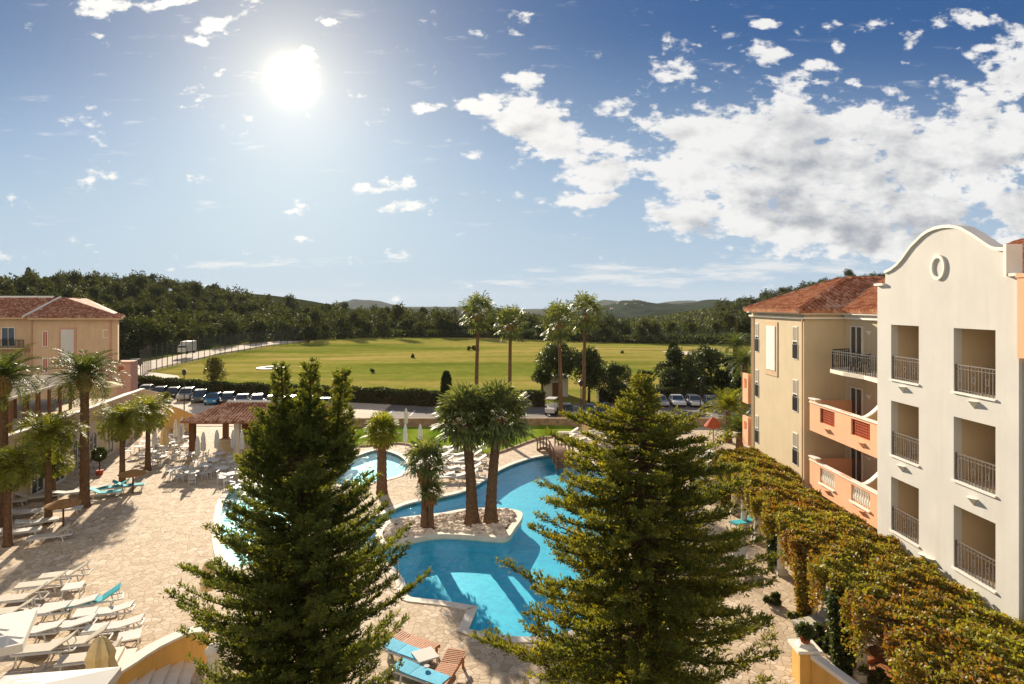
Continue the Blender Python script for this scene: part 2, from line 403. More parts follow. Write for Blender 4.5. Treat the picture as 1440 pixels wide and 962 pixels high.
mainL = ccw(px_loop(MAIN, 0)); islL = ccw(px_loop(ISL, 0)); kid1 = ccw(px_loop(KID1)); kid2 = ccw(px_loop(KID2))
def pool(lp, name, depth, fm, wl=-.14):
    b = MB(); b.prism(lp, [], flatm, -depth - .1, -depth); n = len(lp)
    vs = [(x, y, -.02) for x, y in lp] + [(x, y, -depth) for x, y in lp]
    b.add(vs, [(i, (i + 1) % n, n + (i + 1) % n, n + i) for i in range(n)])
    struct(b.build(name + '_basin', fm, recalc=False))
    w = MB(); tri = tessellate_polygon([[Vector((x, y, 0)) for x, y in lp]]); w.add([(x, y, wl) for x, y in lp], tri)
    o = struct(w.build(name + '_water', M['water']))
    me = o.data
    if me.polygons[0].normal.z < 0: me.flip_normals()
    c = MB(); o1 = offset(lp, .34); i1 = offset(lp, -.05)
    vs = []
    for L_, z in ((i1, -.05), (i1, .035), (o1, .035), (o1, -.02)): vs += [(x, y, z) for x, y in L_]
    fs = [(k * n + i, k * n + (i + 1) % n, (k + 1) * n + (i + 1) % n, (k + 1) * n + i) for k in range(3) for i in range(n)]
    c.add(vs, fs); struct(c.build(name + '_coping', M['coping'], recalc=False))
pool(mainL, 'swimming_pool', .85, M['pfloor']); pool(kid1, 'shallow_pool', .45, M['pfloor2'], -.1); pool(kid2, 'paddling_pool', .45, M['pfloor2'], -.1)
PLAZA = [(-75, 8), (60, 8), (60, 65.4), (-75, 65.4)]
b = MB(); b.prism(PLAZA, [mainL, kid1, kid2], flatm, -.3, 0); struct(b.build('pool_deck', M['paving']))
# island
b = MB(); b.prism(islL, [], flatm, -.84, .0); struct(b.build('island', M['pfloor']))
b = MB(); b.prism(offset(islL, -.28), [], flatm, .002, .03); struct(b.build('island_soil', M['soil']))
n = len(islL); c = MB(); o1 = islL; i1 = offset(islL, -.3); o2 = offset(islL, .08); vs = []
for L_, z in ((o2, -.2), (o2, .1), (i1, .1), (i1, .0)): vs += [(x, y, z) for x, y in L_]
c.add(vs, [(k * n + i, k * n + (i + 1) % n, (k + 1) * n + (i + 1) % n, (k + 1) * n + i) for k in range(3) for i in range(n)])
struct(c.build('island_kerb', M['coping'], recalc=False))
b = MB(); xs = [p[0] for p in islL]; ys = [p[1] for p in islL]; isl_in = offset(islL, -.35); cnt = 0
while cnt < 1150:
    x = random.uniform(min(xs), max(xs)); y = random.uniform(min(ys), max(ys))
    if inside(isl_in, x, y):
        r = random.choice((.07, .1, .12, .15, .2)) * random.uniform(.8, 1.2); b.rock((x, y, .04 + r * .4), r, random.uniform(.5, .8)); cnt += 1
tag(b.build('pebble_bed', M['rock'], recalc=False), 'pale boulders and pebbles covering the palm island', 'pebbles', kind='stuff')

# terrain
def H(x, y):
    x = np.asarray(x, float); y = np.asarray(y, float)
    h = 16 * sst(-88, -200, x) * sst(95, 220, y)
    h = h + 4 * sst(240, 340, y) * sst(0, -120, x) - 3.0 * sst(205, 300, y) * sst(10, 60, x) * sst(150, 100, x)
    h = h + 26 * np.exp(-((x - 250) / 88) ** 2 - ((y - 430) / 120) ** 2)
    h = h + .5 * np.sin(x * .045 + 1) * np.sin(y * .05) * sst(100, 140, y)
    h = h - 30 * sst(480, 900, y) * 1.0
    return h - 2.6 * (1 - sst(64.5, 65.3, y)) - .03
xs = np.concatenate([np.linspace(-3000, -400, 14), np.linspace(-380, 380, 150), np.linspace(400, 3000, 14)])
ys = np.concatenate([np.linspace(-60, 60, 5), np.array([64.4, 65.0, 65.35]), np.linspace(68, 500, 150), np.linspace(520, 6000, 40)])
X, Y = np.meshgrid(xs, ys); Z = H(X, Y); nx, ny = len(xs), len(ys)
b = MB(); b.v = [tuple(p) for p in np.stack([X, Y, Z], -1).reshape(-1, 3)]
b.f = [(j * nx + i, j * nx + i + 1, (j + 1) * nx + i + 1, (j + 1) * nx + i) for j in range(ny - 1) for i in range(nx - 1)]
struct(b.build('ground', M['field'], smooth=True, recalc=False))
def gz(x, y): return float(H(x, y))
# far hills: ridge lines traced as heights at true distances
def ridge(name, pl, Y, dep, seed):
    r = np.random.default_rng(seed); px = np.array([p[0] for p in pl]); py = np.array([p[1] for p in pl])
    q = np.linspace(px[0], px[-1], 160); top = CAMH - (np.interp(q, px, py) - HY) / F * Y
    xw = (q - CX) / F * Y; ph = r.uniform(0, 6, 6)
    top = top + sum(np.sin(xw * 6.28 / w + ph[i]) * w * .012 for i, w in enumerate((30, 55, 90, 140)))
    t = np.linspace(-1, 1, 24); vs = []
    for tt in t:
        prof = (1 - abs(tt) ** 1.3); zz = -35 + (top + 35) * prof + np.sin(xw * .03 + tt * 9) * 3 * (1 - abs(tt)) * abs(tt) * 2
        vs += [(x * (1 + tt * dep / Y * .2), Y + tt * dep, z) for x, z in zip(xw, zz)]
    n = len(q); b = MB(); b.v = vs; b.f = [(j * n + i, j * n + i + 1, (j + 1) * n + i + 1, (j + 1) * n + i) for j in range(len(t) - 1) for i in range(n - 1)]
    return struct(b.build(name, M['hillm'], smooth=True, recalc=False))
ridge('hill', [(780, 445), (835, 432), (860, 427), (875, 421), (900, 423), (925, 427), (950, 426), (975, 424), (1010, 422), (1060, 424), (1120, 430), (1200, 440)], 1500, 350, 1)
ridge('hill', [(900, 444), (930, 436), (960, 432), (1000, 427), (1040, 424), (1150, 430)], 950, 220, 2)
ridge('hill', [(420, 436), (455, 431), (478, 425), (500, 421), (525, 422), (545, 426), (570, 433), (640, 437)], 4200, 700, 3)
ridge('hill', [(800, 440), (835, 425), (850, 421), (870, 424), (900, 430), (935, 425), (960, 422), (1000, 425), (1100, 432)], 4600, 700, 4)
# flat sheets: parking, roads
def sheet(name, pts, mat, z=0.0):
    b = MB(); b.prism(ccw(pts), [], flatm, z - .01, z); return struct(b.build(name, mat))
def P(px, py): v = A(px, py); return (v.x, v.y)
sheet('parking_lot', [(-62, 65.5), (-15, 65.5), (-15, 86), (-40, 93), (-62, 104)], M['paleroad'], .03)
sheet('road', [(-14.9, 68.2), (36, 68.2), (36, 80), (-14.9, 80)], M['asphalt'], .03)
b = MB()
for i in range(16):
    x = -14 + i * 2.6; b.box(x, 73.4, .036, .12, 3.6, .008)
b.box(6, 69.2, .036, 41, .12, .008); struct(b.build('road_marking', M['marking']))
rd = [(-67.5, 104, 5), (-71.5, 118, 4.2), (-76, 140, 4), (-79, 165, 4), (-77.5, 190, 4), (-72, 208, 4)]
b = MB(); vs = []
RL = []
for i, (x, y, w) in enumerate(rd): RL.append(Vector((x, y, 0)))
pts = []
for i in range(len(rd) - 1):
    for k in range(6):
        t = k / 6; a, c_ = rd[i], rd[i + 1]; pts.append(tuple(a[j] * (1 - t) + c_[j] * t for j in range(3)))
pts.append(rd[-1])
for x, y, w in pts:
    for s_ in (-w, w): vs.append((x + s_, y, gz(x + s_, y) * .0 + max(gz(x - w, y), gz(x + w, y), gz(x, y)) + .25))
for x, y, w in pts:
    for s_ in (-w - .6, w + .6): vs.append((x + s_, y, -1.0))
n = len(pts); fs = [(2 * i, 2 * i + 1, 2 * i + 3, 2 * i + 2) for i in range(n - 1)]
fs += [(2 * i, 2 * i + 2, 2 * n + 2 * i + 2, 2 * n + 2 * i) for i in range(n - 1)] + [(2 * i + 1, 2 * n + 2 * i + 1, 2 * n + 2 * i + 3, 2 * i + 3) for i in range(n - 1)]
b.add(vs, fs); struct(b.build('service_road', M['paleroad']))
sheet('path', [P(178, 527), P(205, 524), P(250, 530), P(255, 535), P(215, 537), P(178, 537)], M['paleroad'], .22)
# lawn behind the pool
LAWN = [(440, 622), (470, 604), (500, 602), (580, 601), (700, 600), (790, 598), (809, 605), (795, 612), (755, 618), (720, 630), (695, 638), (665, 641), (635, 639), (600, 631), (560, 624), (500, 628)]
ll = ccw(px_loop(LAWN, 0, 4)); b = MB(); b.prism(ll, [], flatm, .004, .07); struct(b.build('lawn', M['lawn']))
n = len(ll); o1 = offset(ll, .22); i1 = offset(ll, -.02); b = MB(); vs = []
for L_, z in ((i1, .02), (i1, .13), (o1, .13), (o1, .0)): vs += [(x, y, z) for x, y in L_]
b.add(vs, [(k * n + i, k * n + (i + 1) % n, (k + 1) * n + (i + 1) % n, (k + 1) * n + i) for k in range(3) for i in range(n)]); struct(b.build('lawn_kerb', M['stone'], recalc=False))
LAWN2 = [(900, 600), (935, 590), (985, 592), (985, 600), (940, 606)]
ll2 = ccw(px_loop(LAWN2, 0, 4)); b = MB(); b.prism(ll2, [], flatm, .004, .07); struct(b.build('lawn', M['lawn']))
# sand bunker and target ring on the range
v = A(957, 497); b = MB(); b.lathe(v.x, v.y, [(6, -.5), (6, .12), (.1, .16)], 20, 1.4, 1); struct(b.build('sand_bunker', M['paleroad']))
v = A(381, 518); b = MB(); seg = 28; vs = []
for r_, z in ((2.6, .1), (2.6, .22), (1.3, .22), (1.3, .1)): vs += [(v.x + r_ * math.cos(2 * PI * i / seg), v.y + r_ * 1.3 * math.sin(2 * PI * i / seg), z + gz(v.x, v.y)) for i in range(seg)]
b.add(vs, [(k * seg + i, k * seg + (i + 1) % seg, ((k + 1) % 4) * seg + (i + 1) % seg, ((k + 1) % 4) * seg + i) for k in range(4) for i in range(seg)])
tag(b.build('target_ring', M['marking']), 'white target ring lying on the driving range grass', 'target ring')
# retaining wall and hedge
def wall_run(name, pts, h, t, mat, label, cat, cap=None, z0=0.0, capw=.1):
    r = empty(name, (pts[0][0], pts[0][1], 0), label, cat); ox, oy = pts[0][:2]
    b = MB(); c = MB(); n = len(pts); P2 = [Vector((q[0] - ox, q[1] - oy)) for q in pts]; hs_ = [q[2] if len(q) > 2 else h for q in pts]; off = []
    for i in range(n):
        d = (P2[min(i + 1, n - 1)] - P2[max(i - 1, 0)]).normalized(); off.append(Vector((-d.y, d.x)))
    def strip(mb, hw, za, zb, ext):
        vs = []
        for i in range(n):
            q = P2[i] + (((P2[0] - P2[1]).normalized() * ext) if i == 0 else ((P2[-1] - P2[-2]).normalized() * ext) if i == n - 1 else Vector((0, 0)))
            lo, hi = za(i), zb(i); w = off[i] * hw; vs += [(*(q - w), lo), (*(q + w), lo), (*(q + w), hi), (*(q - w), hi)]
        fs = [(4 * i + k, 4 * i + (k + 1) % 4, 4 * i + 4 + (k + 1) % 4, 4 * i + 4 + k) for i in range(n - 1) for k in range(4)] + [(0, 1, 2, 3), tuple(4 * n - 4 + k for k in (3, 2, 1, 0))]
        mb.add(vs, fs)
    strip(b, t / 2, lambda i: z0, lambda i: hs_[i], 0)
    if cap: strip(c, t / 2 + capw, lambda i: hs_[i] + .003, lambda i: hs_[i] + .09, .05)
    b.build('wall', mat, r)
    if cap: c.build('coping', cap, r)
    return r
wall_run('retaining_wall', [(-17, 66.0), (40, 66.0)], .78, .5, M['stone'], 'low dark stone retaining wall between the lawn and the road', 'wall')
M['louvre'] = plain('grey_louvre', (.30, .25, .18), .7, .1, 5)
# ================================================================ roofs
def roof_plane(p0, p1, p2, p3, mat, parent, pitch=.30, tile=.45, thick=.12, ribr=.115):
    """eave p0->p1, top edge p3->p2; barrel tiles as ribs up the slope"""
    p0, p1, p2, p3 = map(Vector, (p0, p1, p2, p3)); e = (p1 - p0); W = e.length; u = e.normalized()
    q = (p3 - p0) if (p3 - p0).cross(u).length > .1 else (p2 - p0)
    nn = u.cross(q).normalized()
    if nn.z < 0: nn = -nn
    v = nn.cross(u).normalized()
    if v.dot(q) < 0: v = -v
    loc = [((p - p0).dot(u), (p - p0).dot(v)) for p in (p0, p1, p2, p3)]
    b = MB(); vs = [p0 - nn * .01, p1 - nn * .01, p2 - nn * .01, p3 - nn * .01]; vs += [p - nn * thick for p in vs]
    b.add(vs, [(0, 1, 2, 3), (7, 6, 5, 4), (0, 4, 5, 1), (1, 5, 6, 2), (2, 6, 7, 3), (3, 7, 4, 0)])
    umin = min(l[0] for l in loc); umax = max(l[0] for l in loc); s = umin + pitch / 2
    while s < umax:
        hits = []
        for i in range(4):
            (x1, y1), (x2, y2) = loc[i], loc[(i + 1) % 4]
            if abs(x1 - x2) > 1e-6 and (x1 - s) * (x2 - s) <= 0: hits.append(y1 + (y2 - y1) * (s - x1) / (x2 - x1))
        if len(hits) >= 2:
            a, c = min(hits), max(hits)
            k = max(1, int((c - a) / tile)); vs = []; fs = []
            if c - a > .15:
                row = 0; jit = random.uniform(-.04, .04)
                for i in range(k):
                    t0, t1 = a + (c - a) * i / k, a + (c - a) * (i + 1) / k + .03
                    for t, r_ in ((t0, ribr), (t1, ribr * .72)):
                        for j in range(5):
                            an = PI * j / 4; vs.append(p0 + u * (s + math.cos(an) * r_) + v * t + nn * (math.sin(an) * r_ * 1.0))
                    fs += [(row + j, row + j + 1, row + 5 + j + 1, row + 5 + j) for j in range(4)] + [tuple(row + j for j in range(5))]
                    row += 10
                b.add(vs, fs)
        s += pitch
    return b.build('roof_slope', mat, parent, recalc=False)
def rail_panel(mb, a, b_, h, n, w=.028):
    a = Vector(a); b_ = Vector(b_); up = Vector((0, 0, 1))
    mb.bar(a + up * h, b_ + up * h, w * 1.6); mb.bar(a + up * (h - .13), b_ + up * (h - .13), w); mb.bar(a + up * .08, b_ + up * .08, w)
    for i in range(n + 1):
        p = a.lerp(b_, i / n); mb.bar(p + up * .0, p + up * h, w if i % 4 else w * 1.4)
        if i < n and i % 4 == 1:
            m = a.lerp(b_, (i + .5) / n); r = (b_ - a).length / n * .42
            pr = [m + up * (h * .5 + math.sin(t) * r * 1.8) + (b_ - a).normalized() * math.cos(t) * r for t in [2 * PI * j / 8 for j in range(9)]]
            for x, y in zip(pr, pr[1:]): mb.bar(x, y, w * .8)
BX = 15.3
fx = lambda u, v, t: (t, u, v)          # prism in the (y, z) plane
def yz(px, py, X=BX): Y = X * F / (px - CX); return (Y, CAMH - (py - HY) / F * Y)
# ---- white gabled wing
wb = empty('hotel_building', (BX, 23, 0), 'white stucco hotel wing with curved mission gable and six railed loggia openings', 'building')
def cb(mb, name, mat, parent=wb, **k):
    """build in world coordinates, then parent keeping place"""
    o = mb.build(name, mat, None, **k); par(o, parent); return o
def par(o, p):
    o.parent = p; o.matrix_parent_inverse = Matrix.Translation(-p.location)
gable = [yz(*q) for q in [(1245, 384), (1254, 380), (1263, 373), (1270, 365), (1277, 355), (1283, 347), (1290, 340), (1298, 332), (1307, 326), (1317, 322), (1327, 320), (1337, 319.5), (1347, 321), (1354, 323), (1361, 327), (1369, 331.5), (1377, 337), (1390, 346), (1396, 349.5), (1402, 351.5), (1421.5, 352)]]
ops = [(25.83, 24.07), (22.17, 20.25)]; lev = [(3.42, 5.56), (6.45, 8.62), (9.5, 11.68)]
outer = [(26.8, 0), (26.8, 13.28)] + [(26.25, 13.28)] + gable + [(19.62, 13.35), (19.32, 13.35), (19.32, 0)]
holes = [[(y0, z0), (y1, z0), (y1, z1), (y0, z1)] for y0, y1 in ops for z0, z1 in lev]
b = MB(); b.prism(outer, holes, fx, BX, BX + .28); cb(b, 'wall', M['white'])
b = MB()   # coping following the gable
cp = [Vector((0, y, z)) for y, z in gable]
for a, c in zip(cp, cp[1:]): b.bar(a + Vector((BX + .12, 0, .03)), c + Vector((BX + .12, 0, .03)), .42, .09, up=(1, 0, 0.001)) if False else b.add([(X_, p.y, p.z + dz) for p in (a, c) for X_, dz in ((BX - .07, -.02), (BX + .36, -.02), (BX + .36, .09), (BX - .07, .09))], [(0, 3, 2, 1), (4, 5, 6, 7), (0, 1, 5, 4), (1, 2, 6, 5), (2, 3, 7, 6), (3, 0, 4, 7)])
cb(b, 'gable_coping', M['trim']); b = MB(); b.box(BX + .1, 26.53, 13.32, .46, .62, .09); cb(b, 'shoulder_cap', M['trim']); b = MB(); b.box(BX + .1, 19.45, 13.4, .46, .36, .09); b.box(BX + .1, 19.68, 13.85, .5, .12, 1.0); cb(b, 'shoulder_cap', M['trim'])
Yc, zc = yz(1320, 376); b = MB(); seg = 28; vs = []
for r_, xx in ((.42, BX - .002), (.42, BX - .07), (.31, BX - .07), (.31, BX - .002)): vs += [(xx, Yc + r_ * .92 * math.cos(2 * PI * i / seg), zc + r_ * 1.08 * math.sin(2 * PI * i / seg)) for i in range(seg)]
b.add(vs, [(k * seg + i, k * seg + (i + 1) % seg, (k + 1) * seg + (i + 1) % seg, (k + 1) * seg + i) for k in range(3) for i in range(seg)]); cb(b, 'oval_medallion', M['trim'])
for y0, y1 in ops:
    for z0, z1 in lev:
        b = MB(); ya, yb = y1 - .25, y0 + .0; xa, xb = BX + .28, BX + 2.1
        b.add([(xa, ya, z0), (xb, ya, z0), (xb, yb, z0), (xa, yb, z0), (xa, ya, z1 + .1), (xb, ya, z1 + .1), (xb, yb, z1 + .1), (xa, yb, z1 + .1)],
              [(0, 1, 2, 3), (4, 7, 6, 5), (0, 4, 5, 1), (1, 5, 6, 2), (2, 6, 7, 3)]); lo = cb(b, 'loggia', M['interior'], recalc=False)
        d = MB(); d.box(xb - .03, (ya + yb) / 2, z0 + 1.05, .06, 1.1, 2.1); dd = d.build('balcony_door', M['glass']); par(dd, lo); dd.parent = lo; dd.matrix_parent_inverse = Matrix.Identity(4)
        r = MB(); rail_panel(r, (BX + .06, y0 - .03, z0), (BX + .06, y1 + .03, z0), .92, 12, .022); cb(r, 'railing', M['iron'])
        s_ = MB(); s_.box(BX - .0, (y0 + y1) / 2, z0 - .035, .12, abs(y0 - y1) + .1, .06); cb(s_, 'sill', M['trim'])
def sconce(y, z, X, parent, mat=M['trim']):
    b = MB(); n = 10; vs = [(X, y, z - .16)]
    for j in range(n + 1):
        t = PI * j / n; vs.append((X - .2 * math.sin(t), y + .22 * math.cos(t), z + .1))
    vs.append((X, y, z + .1)); b.add(vs, [(0, j, j + 1) for j in range(1, n + 1)] + [tuple(range(1, n + 2))]); cb(b, 'wall_lamp', mat, parent, recalc=True)
for q in [(1270, 547), (1370, 568), (1269, 658), (1369, 704), (1310, 788), (1368, 835), (1300, 783)]: sconce(*yz(*q), BX - .003, wb)
# body and roof behind the gable
b = MB(); b.prism([(BX + 2.12, 19.4), (28, 19.4), (28, 26.7), (BX + 2.12, 26.7)], [], flatm, 0, 13.0)
b.box(BX + 1.2, 26.74, 6.6, 1.84, .12, 13.2); b.box(BX + 1.2, 19.38, 6.6, 1.84, .12, 13.2); cb(b, 'side_wall', M['cream'])
o = roof_plane((BX + .3, 19.0, 13.1), (BX + .3, 27.2, 13.1), (21.5, 27.2, 15.2), (21.5, 19.0, 15.2), M['tile'], None); par(o, wb)
# next stretch of facade at the right edge
b = MB(); b.prism([(BX + .12, 8), (28, 8), (28, 19.3), (BX + .12, 19.3)], [], flatm, 0, 13.0); cb(b, 'side_wall', M['white'])
b = MB(); b.box(BX - .02, 19.0, 12.1, .3, .34, 2.4); b.box(BX - .02, 19.0, 13.36, .36, .4, .12); cb(b, 'pilaster', M['peach'])
o = roof_plane((BX - .1, 12, 13.15), (BX - .1, 18.8, 13.15), (21, 18.8, 15.2), (21, 12, 15.2), M['tile'], None); par(o, wb)

# ---- cream wing
cw = empty('hotel_building', (16, 38, 0), 'cream stucco hotel wing with red hipped tile roof, beyond the white gable', 'building')
C = lambda mb, name, mat, **k: cb(mb, name, mat, cw, **k)
b = MB(); b.prism([(16, 35), (26.5, 35), (26.5, 42.7), (16, 42.7)], [], flatm, 0, 12.02)
b.prism([(18.2, 26.9), (26.4, 26.9), (26.4, 34.99), (18.2, 34.99)], [], flatm, 0, 12.0); C(b, 'wall', M['cream'])
b = MB()
b.prism([(15.75, 34.75), (18.2, 34.75), (18.2, 35), (16, 35), (16, 42.7), (15.75, 42.95)], [], flatm, 11.95, 12.12)
b.prism([(15.85, 34.85), (18.2, 34.85), (18.2, 35), (16, 35), (16, 42.7), (15.85, 42.85)], [], flatm, 11.7, 11.8)
b.box(18.05, 30.9, 12.03, .34, 7.7, .16); b.box(18.12, 30.9, 11.75, .2, 7.8, .1)
for i in range(56): b.box(18.12, 27.1 + i * .14, 11.87, .12, .07, .12)
C(b, 'cornice', M['trim'])
o = roof_plane((15.5, 42.9, 12.15), (15.5, 34.6, 12.15), (21.1, 40.4, 14.1), (21.1, 41.2, 14.1), M['tile'], None); par(o, cw)
o = roof_plane((15.5, 34.6, 12.15), (17.8, 34.6, 12.15), (23.4, 40.4, 14.1), (21.1, 40.4, 14.1), M['oldtile'], None); par(o, cw)
o = roof_plane((17.8, 34.6, 12.15), (17.8, 26.9, 12.15), (23.4, 26.9, 14.1), (23.4, 40.4, 14.1), M['tile'], None); par(o, cw)
b = MB()
for a, c in (((15.5, 34.6, 12.2), (21.1, 40.4, 14.17)), ((21.1, 40.4, 14.17), (23.4, 40.4, 14.17)), ((17.8, 34.6, 12.14), (23.4, 40.4, 14.1)), ((15.5, 42.9, 12.2), (21.1, 41.2, 14.17))): b.tube([a, c], .12, 7)
C(b, 'ridge_tile', M['oldtile'])
def slim_window(par_, px0, px1, X, z0, z1, grill=True):
    ya, yb = X * F / (px1 - CX), X * F / (px0 - CX); m = (ya + yb) / 2; w = yb - ya
    b = MB(); 
    for s_ in (-1, 1): b.box(X - .01, m + s_ * (w / 2 + .015), (z0 + z1) / 2, .04, .03, z1 - z0 + .12)
    for z in (z0 - .03, (z0 + z1) / 2 + .1, z1 + .03): b.box(X - .01, m, z, .038, w, .06)
    fr = cb(b, 'window', M['trim'], par_)
    zm = (z0 + z1) / 2 + .1; g = MB(); g.box(X - .005, m, (z0 + zm) / 2, .03, w, zm - z0); go = g.build('pane', M['glass']); go.parent = fr; g = MB(); g.box(X - .006, m, (zm + z1) / 2, .03, w, z1 - zm); go = g.build('louvre', M['louvre']); go.parent = fr 
    if grill:
        g = MB()
        for i in range(5): g.bar((X - .06, ya + w * (i + .5) / 5, z0), (X - .06, ya + w * (i + .5) / 5, z0 + (z1 - z0) * .45), .025)
        g.bar((X - .06, ya, z0 + (z1 - z0) * .45), (X - .06, yb, z0 + (z1 - z0) * .45), .03); go = g.build('grille', M['dark']); go.parent = fr
for z0, z1 in ((9.45, 11.2), (6.5, 8.2), (3.5, 5.2)):
    slim_window(cw, 1115.5, 1121.5, 16, z0, z1); slim_window(cw, 1063, 1066.5, 16, z0, z1)
b = MB(); b.box(15.98, 39.45, 9.78, .05, 1.9, 3.3); C(b, 'panel_frame', M['tan'])
b = MB(); b.box(15.94, 39.45, 9.82, .05, 1.3, 2.7); C(b, 'wall_panel', M['trim'])
for y in (35.12, 42.5): b = MB(); b.tube([(15.93, y, 11.7), (15.93, y, .2)], .05, 6); C(b, 'downpipe', M['tan'])
for z in (2.75, 5.9, 9.15):
    fr = MB()
    for y in (33.2, 33.75, 34.3): fr.box(18.17, y, z + 1.1, .08, .07, 2.1)
    fr.box(18.168, 33.75, z + 2.18, .08, 1.2, .07); f_ = C(fr, 'balcony_door', M['shutter'])
    g = MB(); g.box(18.19, 33.75, z + 1.1, .04, 1.15, 2.1); go = g.build('pane', M['glass']); go.parent = f_
    fr = MB()
    for y in (28.2, 28.75, 29.3): fr.box(18.17, y, z + 1.1, .08, .07, 2.1)
    fr.box(18.168, 28.75, z + 2.18, .08, 1.2, .07); f_ = C(fr, 'balcony_door', M['shutter'])
    g = MB(); g.box(18.19, 28.75, z + 1.1, .04, 1.15, 2.1); go = g.build('pane', M['glass']); go.parent = f_
    for y in (32.6, 30.6): sconce(y, z + 1.9, 18.197, cw)
# peach parapet balconies on two floors
for z0, lat in ((5.75, True), (2.65, False)):
    h = 1.5; X0 = 16.0; Y0, Y1 = 27.0, 34.4
    pn = [(33.25, 31.75), (30.2, 28.6)]
    b = MB(); b.prism([(Y0, z0), (Y1, z0), (Y1, z0 + h + .18), (Y1 - .75, z0 + h + .16), (Y1 - .85, z0 + h), (31.5, z0 + h), (31.35, z0 + h + .06), (30.4, z0 + h + .06), (30.3, z0 + h), (Y0, z0 + h)],
        [[(p[1], z0 + .62), (p[0], z0 + .62), (p[0], z0 + h - .12), (p[1], z0 + h - .12)] for p in pn], fx, X0, X0 + .2)
    b.box(17.1, 30.7, z0 + .12, 2.19, 7.3, .2); b.box(17.1, Y1 - .1, z0 + .85, 2.19, .18, 1.5)
    C(b, 'balcony', M['peach'])
    b = MB(); b.box(X0 + .1, 30.7, z0 + h + .03, .3, 7.4, .05); b.box(X0 + .1, Y1 - .35, z0 + h + .21, .32, .8, .06); C(b, 'balcony_coping', M['trim'])
    for p in pn:
        b = MB()
        if lat:
            for i in range(13):
                y = p[1] + (p[0] - p[1]) * i / 12; b.box(X0 + .1, y, z0 + 1.0, .06, .045, .76)
            for i in range(7): b.box(X0 + .1, (p[0] + p[1]) / 2, z0 + .64 + i * .124, .055, p[0] - p[1], .04)
            b.box(X0 + .15, (p[0] + p[1]) / 2, z0 + 1.0, .02, p[0] - p[1], .76)
        else:
            for i in range(8):
                y = p[1] + (p[0] - p[1]) * (i + .5) / 8; b.lathe(X0 + .1, y, [(.03, z0 + .62), (.07, z0 + .75), (.075, z0 + .9), (.03, z0 + 1.1), (.05, z0 + 1.3), (.04, z0 + 1.38)], 7)
            b.box(X0 - .03, (p[0] + p[1]) / 2, z0 + .58, .12, p[0] - p[1] + .1, .07)
        C(b, 'lattice_panel' if lat else 'balustrade', M['basket'] if lat else M['trim'])
    # curved privacy wall
    pf = [(16.2, z0 + .2)] + [(16.2 + 1.95 * t, z0 + 1.45 + 1.35 * (t * t * (3 - 2 * t))) for t in [i / 8 for i in range(9)]] + [(18.17, z0 + .2)]
    b = MB(); b.prism(pf, [], lambda u, v, t: (u, t, v), 29.6, 29.8); C(b, 'privacy_wall', M['cream'])
    pf2 = [Vector((u, 29.7, v + .03)) for u, v in pf[1:-1]]; b = MB()
    for a, c in zip(pf2, pf2[1:]): b.bar(a, c, .28, .06)
    C(b, 'privacy_wall_coping', M['trim'])
    for y in (32.4, 29.2): sconce(y, z0 + .35, X0 - .003, cw, M['peach'])
b = MB(); b.prism([(16.4, 33.0), (17.0, 33.9), (18.19, 33.9 + .6), (18.19, 27.0), (16.6, 27.0), (16.3, 28.5), (16.5, 30), (16.3, 31.5)], [], flatm, 8.98, 9.16); C(b, 'balcony_slab', M['coping'])
b = MB(); rail_panel(b, (17.0, 33.8, 9.16), (16.45, 32.9, 9.16), .95, 6); rail_panel(b, (16.45, 32.9, 9.16), (16.7, 27.1, 9.16), .95, 32); rail_panel(b, (18.1, 34.4, 9.16), (17.0, 33.8, 9.16), .95, 7); C(b, 'railing', M['dark'])
# far peach balconies beyond the corner
b = MB()
for z0, z1 in ((5.8, 7.8), (3.0, 4.9)):
    b.prism([(43.0, z0), (44.0, z0), (44.0, z1), (43.0, z1)], [[(43.25, z0 + 1.0), (43.75, z0 + 1.0), (43.75, z1 - .35), (43.25, z1 - .35)]], fx, 15.85, 15.99)
    b.box(16.9, 43.5, z0 + .1, 1.8, .95, .18); b.box(16.9, 43.05, (z0 + z1) / 2, 1.8, .16, z1 - z0)
C(b, 'far_balcony', M['peach'])

# ---- hotel block on the left
lw = empty('hotel_building', (-56, 75, 0), 'tan stucco hotel block with brown tiled roof at the left edge', 'building')
Lb = lambda mb, name, mat, **k: cb(mb, name, mat, lw, **k)
b = MB(); b.prism([(-56.3, 75), (-46.2, 75), (-52.2, 85), (-56.3, 85)], [], flatm, 0, 10.85); b.prism([(-80, 78.5), (-56.31, 78.5), (-56.31, 90), (-80, 90)], [], flatm, 0, 10.8); Lb(b, 'wall', M['tan'])
o = roof_plane((-56.9, 74.5, 10.95), (-45.5, 74.5, 10.95), (-57.2, 81.5, 13.3), (-57.8, 81.5, 13.3), M['oldtile'], None, pitch=.42, ribr=.15, tile=.6); par(o, lw)
o = roof_plane((-45.5, 74.5, 10.95), (-52, 86, 10.95), (-57.2, 86, 13.3), (-57.2, 81.5, 13.3), M['oldtile'], None, pitch=.42, ribr=.15, tile=.6); par(o, lw)
o = roof_plane((-80, 78, 10.95), (-56.9, 78, 10.95), (-56.9, 84.5, 13.35), (-80, 84.5, 13.35), M['oldtile'], None, pitch=.42, ribr=.15, tile=.6); par(o, lw)
b = MB(); b.tube([(-56.9, 74.5, 11.05), (-57.5, 81.5, 13.4)], .17, 6); b.tube([(-80, 84.5, 13.45), (-60.5, 84.5, 13.45)], .16, 6); Lb(b, 'ridge_tile', M['trim'])
b = MB(); b.box(-51, 74.75, 10.8, 10.9, .5, .16); b.box(-68, 78.2, 10.8, 23.4, .5, .16); Lb(b, 'cornice', M['tan'])
